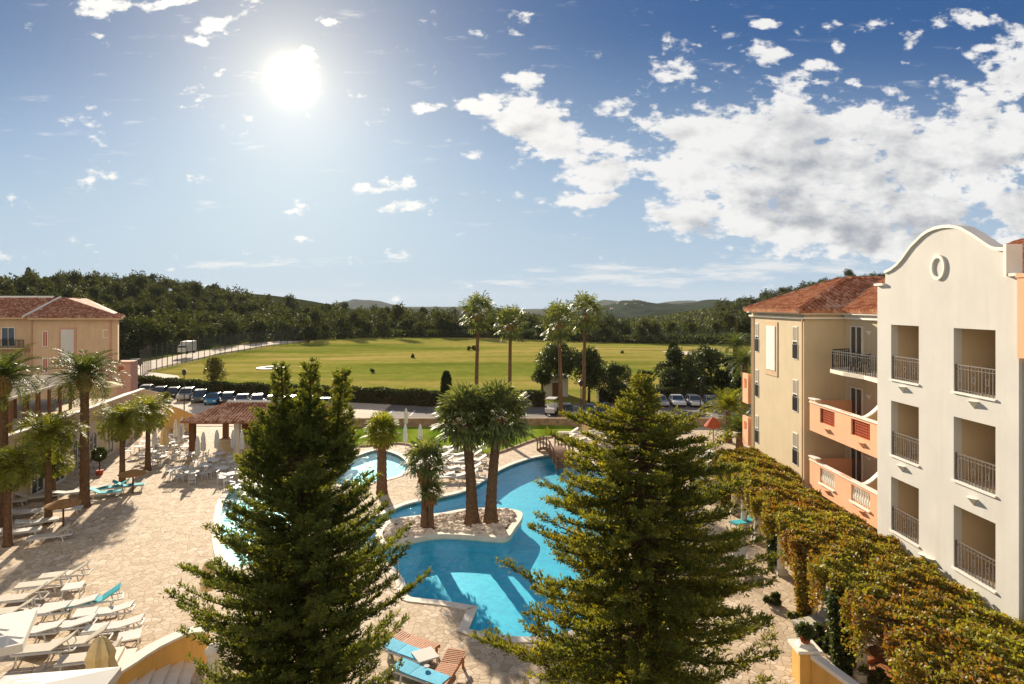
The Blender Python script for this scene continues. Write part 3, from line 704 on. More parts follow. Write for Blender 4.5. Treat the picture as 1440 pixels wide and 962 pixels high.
def lwin(px, w, z0, z1, Yf, mat=M['glass']):
    x = (px - CX) / F * Yf; b = MB()
    for s_ in (-1, 1): b.box(x + s_ * (w / 2 + .05), Yf - .03, (z0 + z1) / 2, .1, .1, z1 - z0 + .2)
    for z in (z0 - .05, z1 + .05): b.box(x, Yf - .03, z, w, .098, .1)
    b.box(x, Yf - .03, (z0 + z1) / 2, .06, .096, z1 - z0)
    fr = Lb(b, 'window', M['shutter']); g = MB(); g.box(x, Yf - .008, (z0 + z1) / 2, w, .03, z1 - z0); go = g.build('pane', mat); go.parent = fr
for z0, z1 in ((7.6, 9.3), (4.5, 6.1)): lwin(64, .45, z0, z1, 75, M['basket'])
lwin(12, 1.5, 7.4, 9.6, 78.5); lwin(12, 1.5, 4.2, 6.4, 78.5)
b = MB(); b.box(-52.05, 74.97, 7.6, 2.0, .08, 4.4); Lb(b, 'panel_frame', M['pinkst']); b = MB(); b.box(-52.05, 74.93, 7.7, 1.5, .06, 3.7); Lb(b, 'wall_panel', M['white'])
for x in (-47.0, -56.25): b = MB(); b.tube([(x, 74.9, 10.7), (x, 74.9, 3)], .07, 6); Lb(b, 'downpipe', M['pinkst'])
for z in (8.6, 5.6):
    b = MB()
    for dz in (0, .9): b.box(-47.6, 74.97, z + dz, .6, .07, .08)
    b.box(-47.9, 74.97, z + .45, .08, .068, .9); Lb(b, 'corner_moulding', M['trim'])
b = MB(); b.box(-61.5, 77.6, 7.2, 6, 1.7, .15); Lb(b, 'balcony_slab', M['cream']); b = MB(); rail_panel(b, (-64.4, 76.8, 7.28), (-58.6, 76.8, 7.28), .95, 36, .04); Lb(b, 'railing', M['dark'])
b = MB(); b.prism([(-46.15, 74.8), (-44.6, 74.8), (-45.6, 78), (-47.6, 78)], [], flatm, 0, 5.7); b.box(-45.4, 74.9, 5.76, 1.7, .5, .12); Lb(b, 'stair_annexe', M['pinkst'])
b = MB(); b.box(-45.7, 74.78, 4.95, .55, .06, .55); Lb(b, 'niche', M['basket'])

# ---- low restaurant with arched doors
rs = empty('restaurant_building', (-33, 46, 0), 'low tan terrace restaurant with arched white doors behind the left palms', 'building')
R = lambda mb, name, mat, **k: cb(mb, name, mat, rs, **k)
fp = [(-29.3, 28), (-31.5, 43), (-33.2, 51.5), (-35.2, 61)]
b = MB(); b.prism([*fp, (-44, 61), (-62, 50), (-62, 28)], [], flatm, 0, 3.5); R(b, 'wall', M['cream'])
b = MB()
for a, c in zip(fp, fp[1:]): b.bar((*a, 3.95), (*c, 3.95), .28, .9)
R(b, 'parapet', M['tan']); b = MB()
for a, c in zip(fp, fp[1:]): b.bar((*a, 4.45), (*c, 4.45), .42, .08)
b.bar((*fp[0], 3.42), (*fp[1], 3.42), .42, .08) ; R(b, 'parapet_coping', M['coping'])
for k, (i, t) in enumerate([(0, .45), (0, .72), (0, .95), (1, .25), (1, .55), (1, .85), (2, .2), (2, .5), (2, .8)]):
    a, c = Vector((*fp[i], 0)), Vector((*fp[i + 1], 0)); u = (c - a).normalized(); m = a.lerp(c, t); nn = Vector((u.y, -u.x, 0))
    if nn.x < 0: nn = -nn
    arch = [(-.75, 0), (-.75, 2.0)] + [(-.75 * math.cos(q), 2.0 + .5 * math.sin(q)) for q in [PI * j / 8 for j in range(1, 8)]] + [(.75, 2.0), (.75, 0)]
    inn = [(x * .86, .12 + z * .93) for x, z in arch]
    mp = lambda uu, vv, tt: tuple(m + u * uu + nn * tt + Vector((0, 0, vv)))
    b = MB(); b.prism(arch, [inn], mp, .01, .09)
    b.add([mp(x, z, y) for y in (.015, .08) for x, z in ((-.035, .1), (.035, .1), (.035, 2.4), (-.035, 2.4))], [(0, 1, 2, 3), (4, 5, 6, 7), (0, 1, 5, 4), (1, 2, 6, 5), (2, 3, 7, 6), (3, 0, 4, 7)])
    f_ = R(b, 'arched_door', M['shutter']); b = MB(); b.prism(inn, [], mp, .012, .03); go = b.build('pane', M['glass']); go.parent = f_
pg = empty('terrace_pergola', (-40, 50, 3.5), 'dark reed-roofed pergola on the terrace behind the tall date palms', 'pergola')
b = MB(); a = AY(2, 557, 44); c = AY(104, 547, 56)
b.prism([(a.x, a.y), (c.x, c.y), (c.x - 5, c.y + 6), (a.x - 10, a.y + 9)], [], flatm, 5.75, 5.9); o = b.build('reed_roof', M['awn']); par(o, pg)
b = MB(); b.bar((a.x, a.y, 5.83), (c.x, c.y, 5.83), .12, .16); o = b.build('edge_beam', M['coping']); par(o, pg)
for i in range(6):
    p = Vector(a).lerp(c, (i + .3) / 6)
    for x, y in ((p.x, p.y + .4), (p.x - 3.5, p.y + 4)):
        b = MB(); b.box(x, y, 4.62, .18, .18, 2.24); o = b.build('post', M['wood']); par(o, pg)
# garden walls on the left
def gwall(pl, mat, label, cap=M['coping'], t=.35, name='garden_wall'):
    """pl: (px, py_base, height)"""
    pts = [(*P(x, y), h) for x, y, h in pl]; return wall_run(name, pts, 1, t, mat, label, 'wall', cap)
gwall([(150, 622, 3.6), (178, 606, 3.6), (200, 592, 3.3), (226, 584, 2.4)], M['cream'], 'tall pale garden wall with sloping top beside the restaurant')
gwall([(228, 614, 3.1), (250, 610, 2.4), (272, 606, 1.5)], M['ochre'], 'ochre garden wall dropping towards the tiled bar pavilion')

# ---- bar pavilion
bp = empty('bar_pavilion', (-20, 54, 0), 'open-sided poolside bar pavilion under a speckled hipped tile roof', 'pavilion')
B_ = lambda mb, name, mat, **k: cb(mb, name, mat, bp, **k)
ex0, ex1 = -27.0, -15.2; ey0, ey1 = 52.0, 59.5; ez, rz_ = 2.95, 3.95
kw = dict(pitch=.27, ribr=.10, tile=.42)
for q in (((ex0, ey0, ez), (ex1, ey0, ez), (ex1 - 3.2, 55.8, rz_), (ex0 + 2.2, 55.8, rz_)), ((ex0, ey1, ez), (ex0, ey0, ez), (ex0 + 2.2, 55.8, rz_), (ex0 + 2.2, 55.81, rz_)), ((ex1, ey0, ez), (ex1, ey1, ez), (ex1 - 3.2, 55.81, rz_), (ex1 - 3.2, 55.8, rz_)), ((ex1, ey1, ez), (ex0, ey1, ez), (ex0 + 2.2, 55.8, rz_), (ex1 - 3.2, 55.8, rz_))):
    o = roof_plane(*q, M['oldtile'], None, **kw); par(o, bp)
b = MB(); b.tube([(ex0 + 2.2, 55.8, rz_ + .07), (ex1 - 3.2, 55.8, rz_ + .07)], .13, 6); B_(b, 'ridge_tile', M['trim'])
for x in (-26.3, -22.6, -19.2, -15.9):
    for y in (52.7, 58.8):
        b = MB(); b.box(x, y, 1.45, .42, .42, 2.9); b.box(x, y, .15, .55, .55, .3); B_(b, 'pillar', M['coping'] if x in (-22.6, -19.2) else M['wood'])
b = MB(); b.bar((-26.5, 52.7, 2.8), (-15.7, 52.7, 2.8), .2, .28); b.bar((-26.5, 58.8, 2.8), (-15.7, 58.8, 2.8), .2, .28); B_(b, 'beam', M['wood'])
b = MB(); b.box(-20.3, 53.6, .55, 8.2, .5, 1.1); B_(b, 'bar_counter', M['cream']); b = MB(); b.box(-20.3, 53.55, 1.14, 8.6, .75, .07); B_(b, 'counter_top', M['coping'])
b = MB(); b.box(-20.0, 57.6, 1.35, 8.6, .25, 2.7); B_(b, 'back_wall', M['wood'])
# ================================================================ vegetation
def conifer(name, loc, prof, H_, label, mat, n_br, seed, leaders=(), zlow=1.2, up=.28, leaf=(.105, .033), dens=1.0, rx=1.0):
    """prof: [(z, radius)]; leaders: [(dx, dy, ztop, zstart, rad)]"""
    r = np.random.default_rng(seed); root = empty(name, loc, label, 'conifer')
    zs = np.array([p[0] for p in prof]); rs = np.array([p[1] for p in prof])
    wood = MB(); wood.tube([(0, 0, -.2), (.03, 0, H_ * .3), (-.04, .03, H_ * .6), (0, 0, H_ * .97)], [.26, .2, .12, .02], 8)
    wood.build('trunk', M['bark'], root, smooth=True)
    bw = MB(); C_, D_, LS = [], [], []
    def tier(cx, cy, zlo, zhi, nb, pr):
        for k in range(nb):
            f = (k + r.random()) / nb; z = zlo + (zhi - zlo) * f; az = k * 2.39996 + r.normal() * .35
            ln = pr(z) * r.choice([1.26, 1.1, .95, .78, .55], p=[.09, .22, .29, .22, .18])
            if ln < .1: ln = .1
            o = np.array([math.cos(az), math.sin(az), 0]); m = max(5, int(ln * 7)); t = np.linspace(0, 1, m)
            droop = r.uniform(-.12, .12); sd = r.normal() * .1; side = np.array([-o[1], o[0], 0])
            path = np.array([cx, cy, z]) + o * (ln * t)[:, None] + side * (sd * ln * t * t)[:, None]
            path[:, 2] += ln * (droop * t + up * t ** 2.2 - .06 * np.sin(t * 3))
            th = .012 + .016 * ln
            bw.tube([tuple(p) for p in path[::max(1, m // 5)]], list(np.linspace(th, .006, len(path[::max(1, m // 5)]))), 4, cap=False)
            nt = int(ln * 30 * dens) + 7; tt = r.uniform(.12, 1.0, nt) ** .8
            base = np.stack([np.interp(tt, t, path[:, j]) for j in range(3)], 1)
            tang = nrm(np.stack([np.interp(tt, t, np.gradient(path[:, j], t)) for j in range(3)], 1))
            sg = r.choice([-1, 1], nt)[:, None]; tl = (.09 + .30 * min(ln, 2.2) / 2.2 * (1.0 - .8 * tt) + .09 * r.random(nt))
            dr = nrm(tang * r.uniform(.5, 1.1, nt)[:, None] + side * sg * r.uniform(.4, 1.0, nt)[:, None] + np.array([0, 0, 1]) * r.normal(.30, .22, nt)[:, None])
            for i in range(nt):
                q = max(4, int(tl[i] * 44)); s = r.random(q) ** .8
                cc = base[i] + dr[i] * (s * tl[i])[:, None] + r.normal(size=(q, 3)) * .016
                dd = dr[i] * .9 + r.normal(size=(q, 3)) * .5 + np.array([0, 0, .2])
                C_.append(cc); D_.append(dd)
    tier(0, 0, zlow, H_ - .05, n_br, lambda z: float(np.interp(z, zs, rs)))
    for dx, dy, zt, z0, rad in leaders:
        bw.tube([(0, 0, z0 - .6), (dx * .8, dy * .8, z0 + .1), (dx, dy, zt)], [.09, .07, .012], 6)
        tier(dx, dy, z0, zt, int((zt - z0) * 26), lambda z: rad * (1.02 - (z - z0) / (zt - z0)) ** .8 + .07)
    c = np.concatenate(C_); d = np.concatenate(D_); n = len(c)
    v = leaves(c, d, leaf[0] * r.uniform(.6, 1.3, n), leaf[1] * r.uniform(.7, 1.3, n), rng=r)
    bw.build('branches', M['bark'], root, recalc=False)
    np_mesh('foliage', v, 4, mat, root); return root, n

# the two big foreground conifers
Ya = 17.0; xa = (424 - CX) / F * Ya
r1, n1 = conifer('conifer_tree', (xa, Ya, 0), [(.8, 2.3), (2.4, 2.5), (4.3, 2.65), (5.4, 2.4), (6.6, 2.0), (7.6, 1.6), (8.4, 1.35), (9.0, 1.05), (9.5, .75), (9.9, .3)], 9.9,
    'dense dark green conifer with several pointed tips, standing by the yellow curved wall', M['conA'], 390, 3,
    leaders=[(-.5, -.1, 10.85, 8.6, .30), (.24, 0, 10.9, 8.6, .38), (1.0, .3, 10.65, 8.2, .34), (-1.1, .2, 9.6, 7.9, .45)], up=.30)
Yb = 16.0; xb = (903 - CX) / F * Yb
r2, n2 = conifer('conifer_tree', (xb, Yb, 0), [(.8, 3.6), (2.4, 3.75), (3.9, 3.3), (5.0, 2.9), (5.9, 2.7), (6.8, 2.45), (7.7, 2.35), (8.6, 2.0), (9.1, 1.9), (9.5, 1.65), (9.75, .6), (10.2, .32), (10.7, .08)], 10.7,
    'broad golden green conifer with loose spreading branches in front of the pool', M['conB'], 360, 5, up=.12, dens=1.0)
print('conifer leaves', n1, n2)

# ---- palms
def pinnate_fronds(nf, ln, droop, elev, nl, lw, ll, seed, lo=-.5, hi=1.35, curl=0.0, fold=.35):
    """fronds as leaflets; returns leaflet vertices and rachis polylines"""
    r = np.random.default_rng(seed); V = []; R_ = []
    for k in range(nf):
        az = k * 2.39996 + r.normal() * .12; e0 = lo + (hi - lo) * ((k + .5) / nf) ** .9 + r.normal() * .06; L_ = ln * r.uniform(.85, 1.1)
        m = 14; t = np.linspace(0, 1, m); e = e0 - droop * t ** 1.3 * (1.2 - .3 * e0); ds = L_ / (m - 1)
        o = np.array([math.cos(az), math.sin(az), 0]); side = np.array([-o[1], o[0], 0])
        p = np.zeros((m, 3))
        for i in range(1, m): p[i] = p[i - 1] + ds * (o * math.cos(e[i]) + np.array([0, 0, math.sin(e[i])])) + side * r.normal() * .01
        R_.append(p)
        tt = np.linspace(.12, 1, nl); tt = np.repeat(tt, 2); sg = np.tile([-1, 1], nl)[:, None]
        b = np.stack([np.interp(tt, t, p[:, j]) for j in range(3)], 1); tg = nrm(np.stack([np.interp(tt, t, np.gradient(p[:, j], t)) for j in range(3)], 1))
        upv = nrm(np.cross(side[None, :] * np.ones((len(tt), 1)), tg)); upv *= -np.sign(upv[:, 2:3] + 1e-6) * -1
        d = side * sg + tg * .65 + upv * fold + r.normal(size=(len(tt), 3)) * (.14 + curl); d[:, 2] -= curl * 1.2
        l = ll * np.sin(np.clip(.25 + tt * .78, 0, 1) * PI) ** .6 * r.uniform(.8, 1.15, len(tt)) + .05
        V.append(leaves(b, d, l, lw, up=upv * 1.5, tw=.4, rng=r))
    return np.concatenate(V), R_
def trunk_mb(h, r0, r1, bend=.0, rings=True, n=10, base=1.5):
    pts = []; rad = []; k = int(h * 5) + 2
    for i in range(k + 1):
        t = i / k; pts.append((bend * t * t, 0, h * t - .1)); q = r0 + (r1 - r0) * t + (r0 * (base - 1)) * math.exp(-t * h * 1.8)
        rad.append(q * (1.05 if i % 2 else .97)) 
    b = MB(); b.tube(pts, rad, n); return b
def feather_palm(name, h, ln, nf, mat, label, seed, r0=.2, r1=.16, droop=1.3, lo=-.5, hi=1.35, skirt=0, nl=34, lw=.045, ll=.5, curl=0., bend=0., base=1.4, group=None, stems=()):
    root = empty(name, (0, 0, 0), label, 'palm', group)
    trunk_mb(h, r0, r1, bend, base=base).build('trunk', M['ptrunk'], root, smooth=True)
    V, R_ = pinnate_fronds(nf, ln, droop, 0, nl, lw, ll, seed, lo, hi, curl); V = V + np.array([bend, 0, h])
    np_mesh('fronds', V, 4, mat, root)
    b = MB()
    for p in R_: b.tube([tuple(q + np.array([bend, 0, h])) for q in p[::3]], list(np.linspace(.035, .01, len(p[::3]))), 4, cap=False)
    b.build('frond_ribs', mat, root, recalc=False)
    if skirt:
        V, R_ = pinnate_fronds(skirt, ln * .8, .5, 0, 22, .06, .35, seed + 9, -1.5, -1.2, .3); V = V * np.array([.6, .6, 1]) + np.array([bend, 0, h - .15])
        np_mesh('dry_skirt', V, 4, M['pthatch'], root)
    if skirt:
        b = MB(); b.lathe(bend, 0, [(r1 * 1.1, h - 1.0), (r1 * 2.0, h - .5), (r1 * 2.1, h - .15), (r1, h + .25)], 10); b.build('crown_boss', M['pthatch'], root)
    return root
def fan_palm(name, h, rad, nf, mat, label, seed, r0=.4, r1=.25, pet=1.0, blade=.9, lo=-1.0, hi=1.35, group=None, skirt=True, base=1.5, seg=15, bend=0.0, wid=.075):
    r = np.random.default_rng(seed); root = empty(name, (0, 0, 0), label, 'palm', group)
    trunk_mb(h, r0, r1, bend, base=base).build('trunk', M['ptrunk'], root, smooth=True)
    C_, D_, U_, LN = [], [], [], []; b = MB(); T = np.array([bend, 0, h]); dry = []
    for k in range(nf):
        az = k * 2.39996 + r.normal() * .15; f = (k + .5) / nf; e = lo + (hi - lo) * f ** .85 + r.normal() * .08
        o = np.array([math.cos(az) * math.cos(e), math.sin(az) * math.cos(e), math.sin(e)]); P_ = pet * r.uniform(.8, 1.15)
        q = T + o * P_ + np.array([0, 0, -.1 * P_ * math.cos(e)]); b.bar(tuple(T + o * .08), tuple(q), .035, .02)
        side = nrm(np.cross(o, [0, 0, 1.0001])); nn = np.cross(side, o)
        a = np.linspace(-1.9, 1.9, seg) + r.normal(size=seg) * .05; B = blade * r.uniform(.85, 1.1)
        d = o[None] * np.cos(a)[:, None] + side[None] * np.sin(a)[:, None] + nn[None] * (-.08 + .16 * np.cos(a * 2))[:, None] + np.array([0, 0, -.18]) * (1 - .3 * f)
        C_.append(np.repeat(q[None], seg, 0)); D_.append(d); LN.append(B * (.72 + .28 * np.cos(a * .8))); U_.append(np.repeat(nn[None], seg, 0))
        # drooping tips
        d1 = nrm(d); tip = q + d1 * (LN[-1] * .68)[:, None]; C_.append(tip); D_.append(d1 * .8 + np.array([0, 0, -.45]) + r.normal(size=(seg, 3)) * .15); LN.append(np.full(seg, B * .42)); U_.append(np.repeat(nn[None], seg, 0))
    v = leaves(np.concatenate(C_), np.concatenate(D_), np.concatenate(LN), wid * blade / .9 * 1.35, up=np.concatenate(U_) * 2.5, tw=.3, rng=r)
    np_mesh('fronds', v, 4, mat, root); b.build('frond_stalks', mat, root, recalc=False)
    if skirt:
        n = 260; a = r.uniform(0, 2 * PI, n); z = h - r.uniform(.0, 1.1, n) * min(1, pet); c = np.stack([bend + np.cos(a) * r1 * 1.1, np.sin(a) * r1 * 1.1, z], 1)
        d = np.stack([np.cos(a) * .35, np.sin(a) * .35, -np.ones(n)], 1) + r.normal(size=(n, 3)) * .15
        np_mesh('dry_skirt', leaves(c, d, .6 * min(1.2, pet + .3), .09, rng=r), 4, M['pthatch'], root)
    return root
def put(root, v, rz=0.0, s=1.0): root.location = v; root.rotation_euler = (0, 0, rz); root.scale = (s, s, s); return root
# twin robust palms on the island
o = fan_palm('fan_palm', 5.95, 2, 48, M['fan'], 'thick-trunked tall fan palm on the island, left one of the pair', 11, .33, .24, 1.1, 1.1, base=1.75, lo=-.75, hi=1.5, bend=-.42, seg=19); put(o, A(664, 738, .02), .0)
o = fan_palm('fan_palm', 6.1, 2, 48, M['fan'], 'thick-trunked tall fan palm on the island, right one of the pair', 12, .33, .24, 1.1, 1.1, base=1.75, lo=-.75, hi=1.5, bend=.5, seg=19); put(o, A(690, 738, .02), 0)
o = fan_palm('fan_palm', 3.75, 1.5, 46, M['fan'], 'slim fan palm on the island with a smaller palm at its foot', 13, .24, .17, .75, .75, base=1.35, lo=-.6); put(o, A(598, 744, .02), .4)
o = fan_palm('fan_palm', 2.15, 1.0, 26, M['fan'], 'smallest fan palm on the island, leaning against a slim one', 14, .17, .13, .45, .55, base=1.2, lo=-.5); put(o, A(606, 745, .02), 1.4)
o = fan_palm('fan_palm', 4.1, 1.5, 50, M['queen'], 'fan palm with bright green crown between the pools, beside the dark conifer', 15, .34, .28, .7, .75, base=1.2, lo=-.7); put(o, A(537, 694, 0), .4)
# slender skyline palms
for i, (px, pyc, Yp, sd, s, lab) in enumerate([(673, 440, 66.5, 21, 1.0, 'tallest slender fan palm against the sky, leftmost of the skyline palms'), (718, 455, 66.5, 22, .95, 'slender fan palm beside the tallest one, crown in front of the far forest'),
        (786, 452, 68, 23, 1.05, 'slender fan palm rising out of the roadside trees, third of the skyline palms'), (823, 440, 72, 24, 1.1, 'slender fan palm above the roadside trees, rightmost of the skyline palms')]):
    top = AY(px, pyc, Yp); o = fan_palm('fan_palm', top.z, 1.7, 44, M['fan'], lab, sd, .23, .15, 1.35 * s, 1.0 * s, base=1.4, lo=-1.3, bend=(.25, .1, -.2, .15)[i], seg=11, wid=.1); put(o, (top.x - (.25, .1, -.2, .15)[i], Yp, 0))
# date palms left and others
o = feather_palm('date_palm', 8.1, 2.6, 60, M['palm'], 'tall date palm with thick trunk beside the teal loungers', 31, .27, .24, skirt=40, lo=-.35, nl=30, droop=1.35); put(o, A(119, 713))
o = feather_palm('date_palm', 8.3, 2.6, 56, M['palm'], 'tall date palm cut by the left edge of the picture', 32, .27, .24, skirt=40, lo=-.35, nl=30, droop=1.35); put(o, (-28.8, 36.2, 0), .7)
o = feather_palm('date_palm', 6.4, 2.9, 46, M['palm'], 'date palm behind the dark round trees near the cream wing', 33, .33, .3, lo=-.4, nl=24, lw=.07); put(o, (36 * .92, 95, 0))
o = feather_palm('date_palm', 5.6, 2.9, 46, M['palm'], 'date palm partly hidden behind the far corner of the cream wing', 34, .33, .3, lo=-.4, nl=24, lw=.07); put(o, (27.6, 76, 0), .5)
qd = dict(r0=.19, r1=.14, droop=2.0, lo=-.3, nl=36, lw=.06, ll=.6, curl=.25)
for i, (px, pyb, pyc, ln, nf, lab) in enumerate([(68, 736, 610, 2.2, 40, 'bright feathery palm third from the left edge, two-tiered crown'), (11, 768, 655, 2.0, 36, 'bright feathery palm nearest the left edge of the plaza'), (172, 681, 590, 2.2, 40, 'bright feathery palm just right of the tall date palm'),
        (208, 662, 580, 2.3, 42, 'bright feathery palm nearest the closed white parasols'), (74, 700, 650, 1.5, 20, 'small bright feathery palm behind the two-tiered one')]):
    bb = A(px, pyb); h = CAMH - (pyc - HY) / F * bb.y; o = feather_palm('feather_palm', h, ln, nf, M['queen'], lab, 40 + i, **qd); put(o, bb, i * 1.1)
o = feather_palm('feather_palm', 2.9, 2.6, 40, M['queen'], 'lush green clump palm beside the far corner of the cream wing', 50, r0=.3, r1=.25, droop=1.1, lo=.1, nl=30, lw=.07, ll=.6, curl=.1); put(o, A(1024, 622))
o = feather_palm('feather_palm', 1.9, 2.2, 30, M['palm'], 'low shaded palm at the head of the vine pergola', 51, r0=.3, r1=.25, droop=1.1, lo=.1, nl=26, lw=.07, ll=.6); put(o, A(1040, 640))
# small clipped trees
def topiary(v, h, rr, lab, sd):
    root = empty('ball_tree', v, lab, 'topiary'); b = MB(); b.tube([(0, 0, 0), (0, 0, h)], .04, 6); b.build('trunk', M['bark'], root)
    b = MB(); b.lathe(0, 0, [(.2, 0), (.28, .35), (.25, .36)], 10); b.build('pot', M['basket'], root)
    r = np.random.default_rng(sd); n = 900; d = nrm(r.normal(size=(n, 3))); c = d * rr * r.uniform(.75, 1, n)[:, None] + np.array([0, 0, h + rr * .7]); np_mesh('foliage', leaves(c, d + r.normal(size=(n, 3)) * .6, .16, .1, rng=r), 4, M['leaf'], root)
for i, (px, py, lab) in enumerate([(52, 690, 'clipped ball tree in a pot left of the arched doors'), (140, 668, 'clipped ball tree in a pot behind the teal loungers'), (380, 640, 'clipped ball tree in a pot in front of the bar counter')]): topiary(A(px, py), 1.2, .45, lab, 60 + i)
# ---- broadleaf trees
def broadleaf(name, v, h, blobs, label, mat, sd, cat='tree', n=9000, ls=.22, tr=.16, trunkh=None, group=None):
    """blobs: (x, y, z, r) in tree space"""
    root = empty(name, v, label, cat, group); r = np.random.default_rng(sd); b = MB()
    th = trunkh or h * .45; b.tube([(0, 0, -.3), (.05, 0, th * .5), (0, .05, th)], [tr * 1.3, tr, tr * .7], 8)
    for x, y, z, q in blobs[:7]: b.tube([(0, 0, th * .8), (x * .5, y * .5, (th + z) / 2), (x, y, z)], [tr * .6, tr * .35, .02], 5, cap=False)
    b.build('trunk', M['bark'], root, smooth=True)
    w = np.array([q[3] ** 2 for q in blobs]); idx = r.choice(len(blobs), n, p=w / w.sum()); B = np.array(blobs)[idx]
    d = nrm(r.normal(size=(n, 3)) + np.array([0, 0, .25])); lump = 1 + .22 * np.sin(d[:, 0] * 7 + B[:, 0] * 5) * np.sin(d[:, 1] * 6 + B[:, 2] * 3) + .12 * np.sin(d[:, 2] * 9)
    c = B[:, :3] + d * (B[:, 3] * r.uniform(.45, 1.02, n) ** .5 * lump)[:, None]
    np_mesh('crown', leaves(c, d * .6 + r.normal(size=(n, 3)) * .8, ls * r.uniform(.6, 1.3, n), ls * .55, rng=r), 4, mat, root); return root
def rblobs(n, rx, ry, z0, z1, q, sd):
    r = random.Random(sd); out = []
    for i in range(n):
        a = r.uniform(0, 2 * PI); m = r.random() ** .5; t = r.random(); k = math.sin(PI * (.18 + .75 * t)) 
        out.append((rx * m * math.cos(a) * k, ry * m * math.sin(a) * k, z0 + (z1 - z0) * t, q * r.uniform(.7, 1.2)))
    return out
def tree_at(name, px, pyb, pyt, wpx, label, mat, sd, Yd=None, n=6000, ls=.28, nb=16, z0f=.3, **k):
    v = A(px, pyb) if Yd is None else Vector(((px - CX) / F * Yd, Yd, gz((px - CX) / F * Yd, Yd) if Yd > 66 else 0)); Yv = v.y
    h = CAMH - (pyt - HY) / F * Yv - v.z; w = wpx / F * Yv / 2; q = min(w, h * .3) * .45
    return broadleaf(name, v, h, rblobs(nb, w - q * .6, w - q * .6, h * z0f + q, h - q, q, sd), label, mat, sd, n=n, ls=ls, **k)
tree_at('young_tree', 299, 556, 500, 38, 'small light-leaved tree with pale trunk between the parked cars', M['brightleaf'], 70, n=3000, z0f=.25)
tree_at('broadleaf_tree', 786, 0, 474, 62, 'tall uneven roadside tree wrapped round the third skyline palm', M['leaf'], 71, Yd=84, n=9000, nb=22)
tree_at('broadleaf_tree', 828, 0, 486, 56, 'roadside tree at the foot of the rightmost skyline palm', M['leaf'], 72, Yd=82, n=8000, nb=18, z0f=.2)
tree_at('broadleaf_tree', 762, 0, 505, 26, 'low shrubby tree left of the small white hut', M['leaf'], 73, Yd=86, n=3000)
tree_at('broadleaf_tree', 868, 0, 512, 50, 'dark tree directly behind the tip of the golden conifer', M['leaf'], 74, Yd=80, n=5000, z0f=.15)
tree_at('broadleaf_tree', 905, 0, 520, 44, 'dark bushy tree hidden behind the tip of the golden conifer, right of its neighbour', M['leaf'], 174, Yd=82, n=5000, z0f=.05)
tree_at('broadleaf_tree', 1044, 0, 520, 34, 'bushy tree squeezed between the round trees and the cream wing', M['leaf'], 175, Yd=80, n=4000, z0f=.0)
tree_at('round_tree', 950, 0, 488, 84, 'dark round-crowned tree left of its neighbours behind the parked cars', M['hedge'], 75, Yd=86, n=11000, nb=20, z0f=.0)
tree_at('round_tree', 1000, 0, 482, 80, 'middle of the dark round-crowned trees behind the parked cars', M['leaf'], 76, Yd=90, n=11000, nb=20, z0f=.0)
tree_at('round_tree', 1024, 0, 498, 60, 'dark round-crowned tree nearest the cream wing', M['hedge'], 77, Yd=86, n=8000, nb=18, z0f=.0)
tree_at('shrub', 232, 574, 553, 36, 'round green shrub at the corner of the car park', M['brightleaf'], 78, n=3500, z0f=.0, nb=9)
tree_at('shrub', 200, 572, 556, 26, 'low green shrub left of the round one by the car park', M['leaf'], 79, n=2000, z0f=.0, nb=8)
tree_at('shrub', 478, 0, 528, 30, 'reddish shrub tree behind the right tip of the dark conifer', M['vine'], 80, Yd=76, n=2500, z0f=.2)
tree_at('broadleaf_tree', 668, 0, 488, 26, 'lone small tree casting a shadow on the far driving range', M['pine'], 81, Yd=172, n=1200, ls=.5, z0f=.3)
tree_at('round_tree', 433, 0, 459, 26, 'dark round bush at the far end of the netting fence', M['hedge'], 82, Yd=205, n=1800, ls=.6, z0f=.0)
for i, (px, py) in enumerate([(580, 503), (524, 524), (875, 499)]):
    tree_at('shrub', px, py, py - 6, 5, ('tiny bush right of centre on the driving range', 'tiny bush left of centre on the driving range', 'tiny dark bush on the right half of the range')[i], M['leaf'], 83 + i, n=160, ls=.35, z0f=.0, nb=4)
# cypress
def cypress(v, h, w, label, sd):
    root = empty('cypress_tree', v, label, 'cypress'); b = MB(); b.tube([(0, 0, -.3), (0, 0, h * .9)], [.15, .02], 6); b.build('trunk', M['bark'], root)
    r = np.random.default_rng(sd); n = 3500; z = r.random(n) ** .9; a = r.uniform(0, 2 * PI, n); q = w * np.sin(np.clip(z * .93 + .07, 0, 1) * PI) ** .45 * r.uniform(.5, 1, n) ** .5
    c = np.stack([np.cos(a) * q, np.sin(a) * q, .2 + z * (h - .2)], 1); np_mesh('foliage', leaves(c, np.stack([np.cos(a) * .3, np.sin(a) * .3, np.ones(n)], 1) + r.normal(size=(n, 3)) * .3, .4, .13, rng=r), 4, M['hedge'], root)
v = A(947, 556); cypress(v, CAMH - 55 / F * v.y, .95, 'slim dark cypress in front of the round trees', 90)
v = AY(40, 384, 248); vv = Vector((v.x, v.y, gz(v.x, v.y))); cypress(vv, v.z - vv.z + 2, 1.3, 'pointed cypress sticking up over the left wooded hill', 91)
v = A(627, 575); v2 = Vector((-8, 78, 0)); cypress(v2, 12.5 - 97 / F * 78, .6, 'dark pointed tip of a cypress behind the twin island palms', 92)

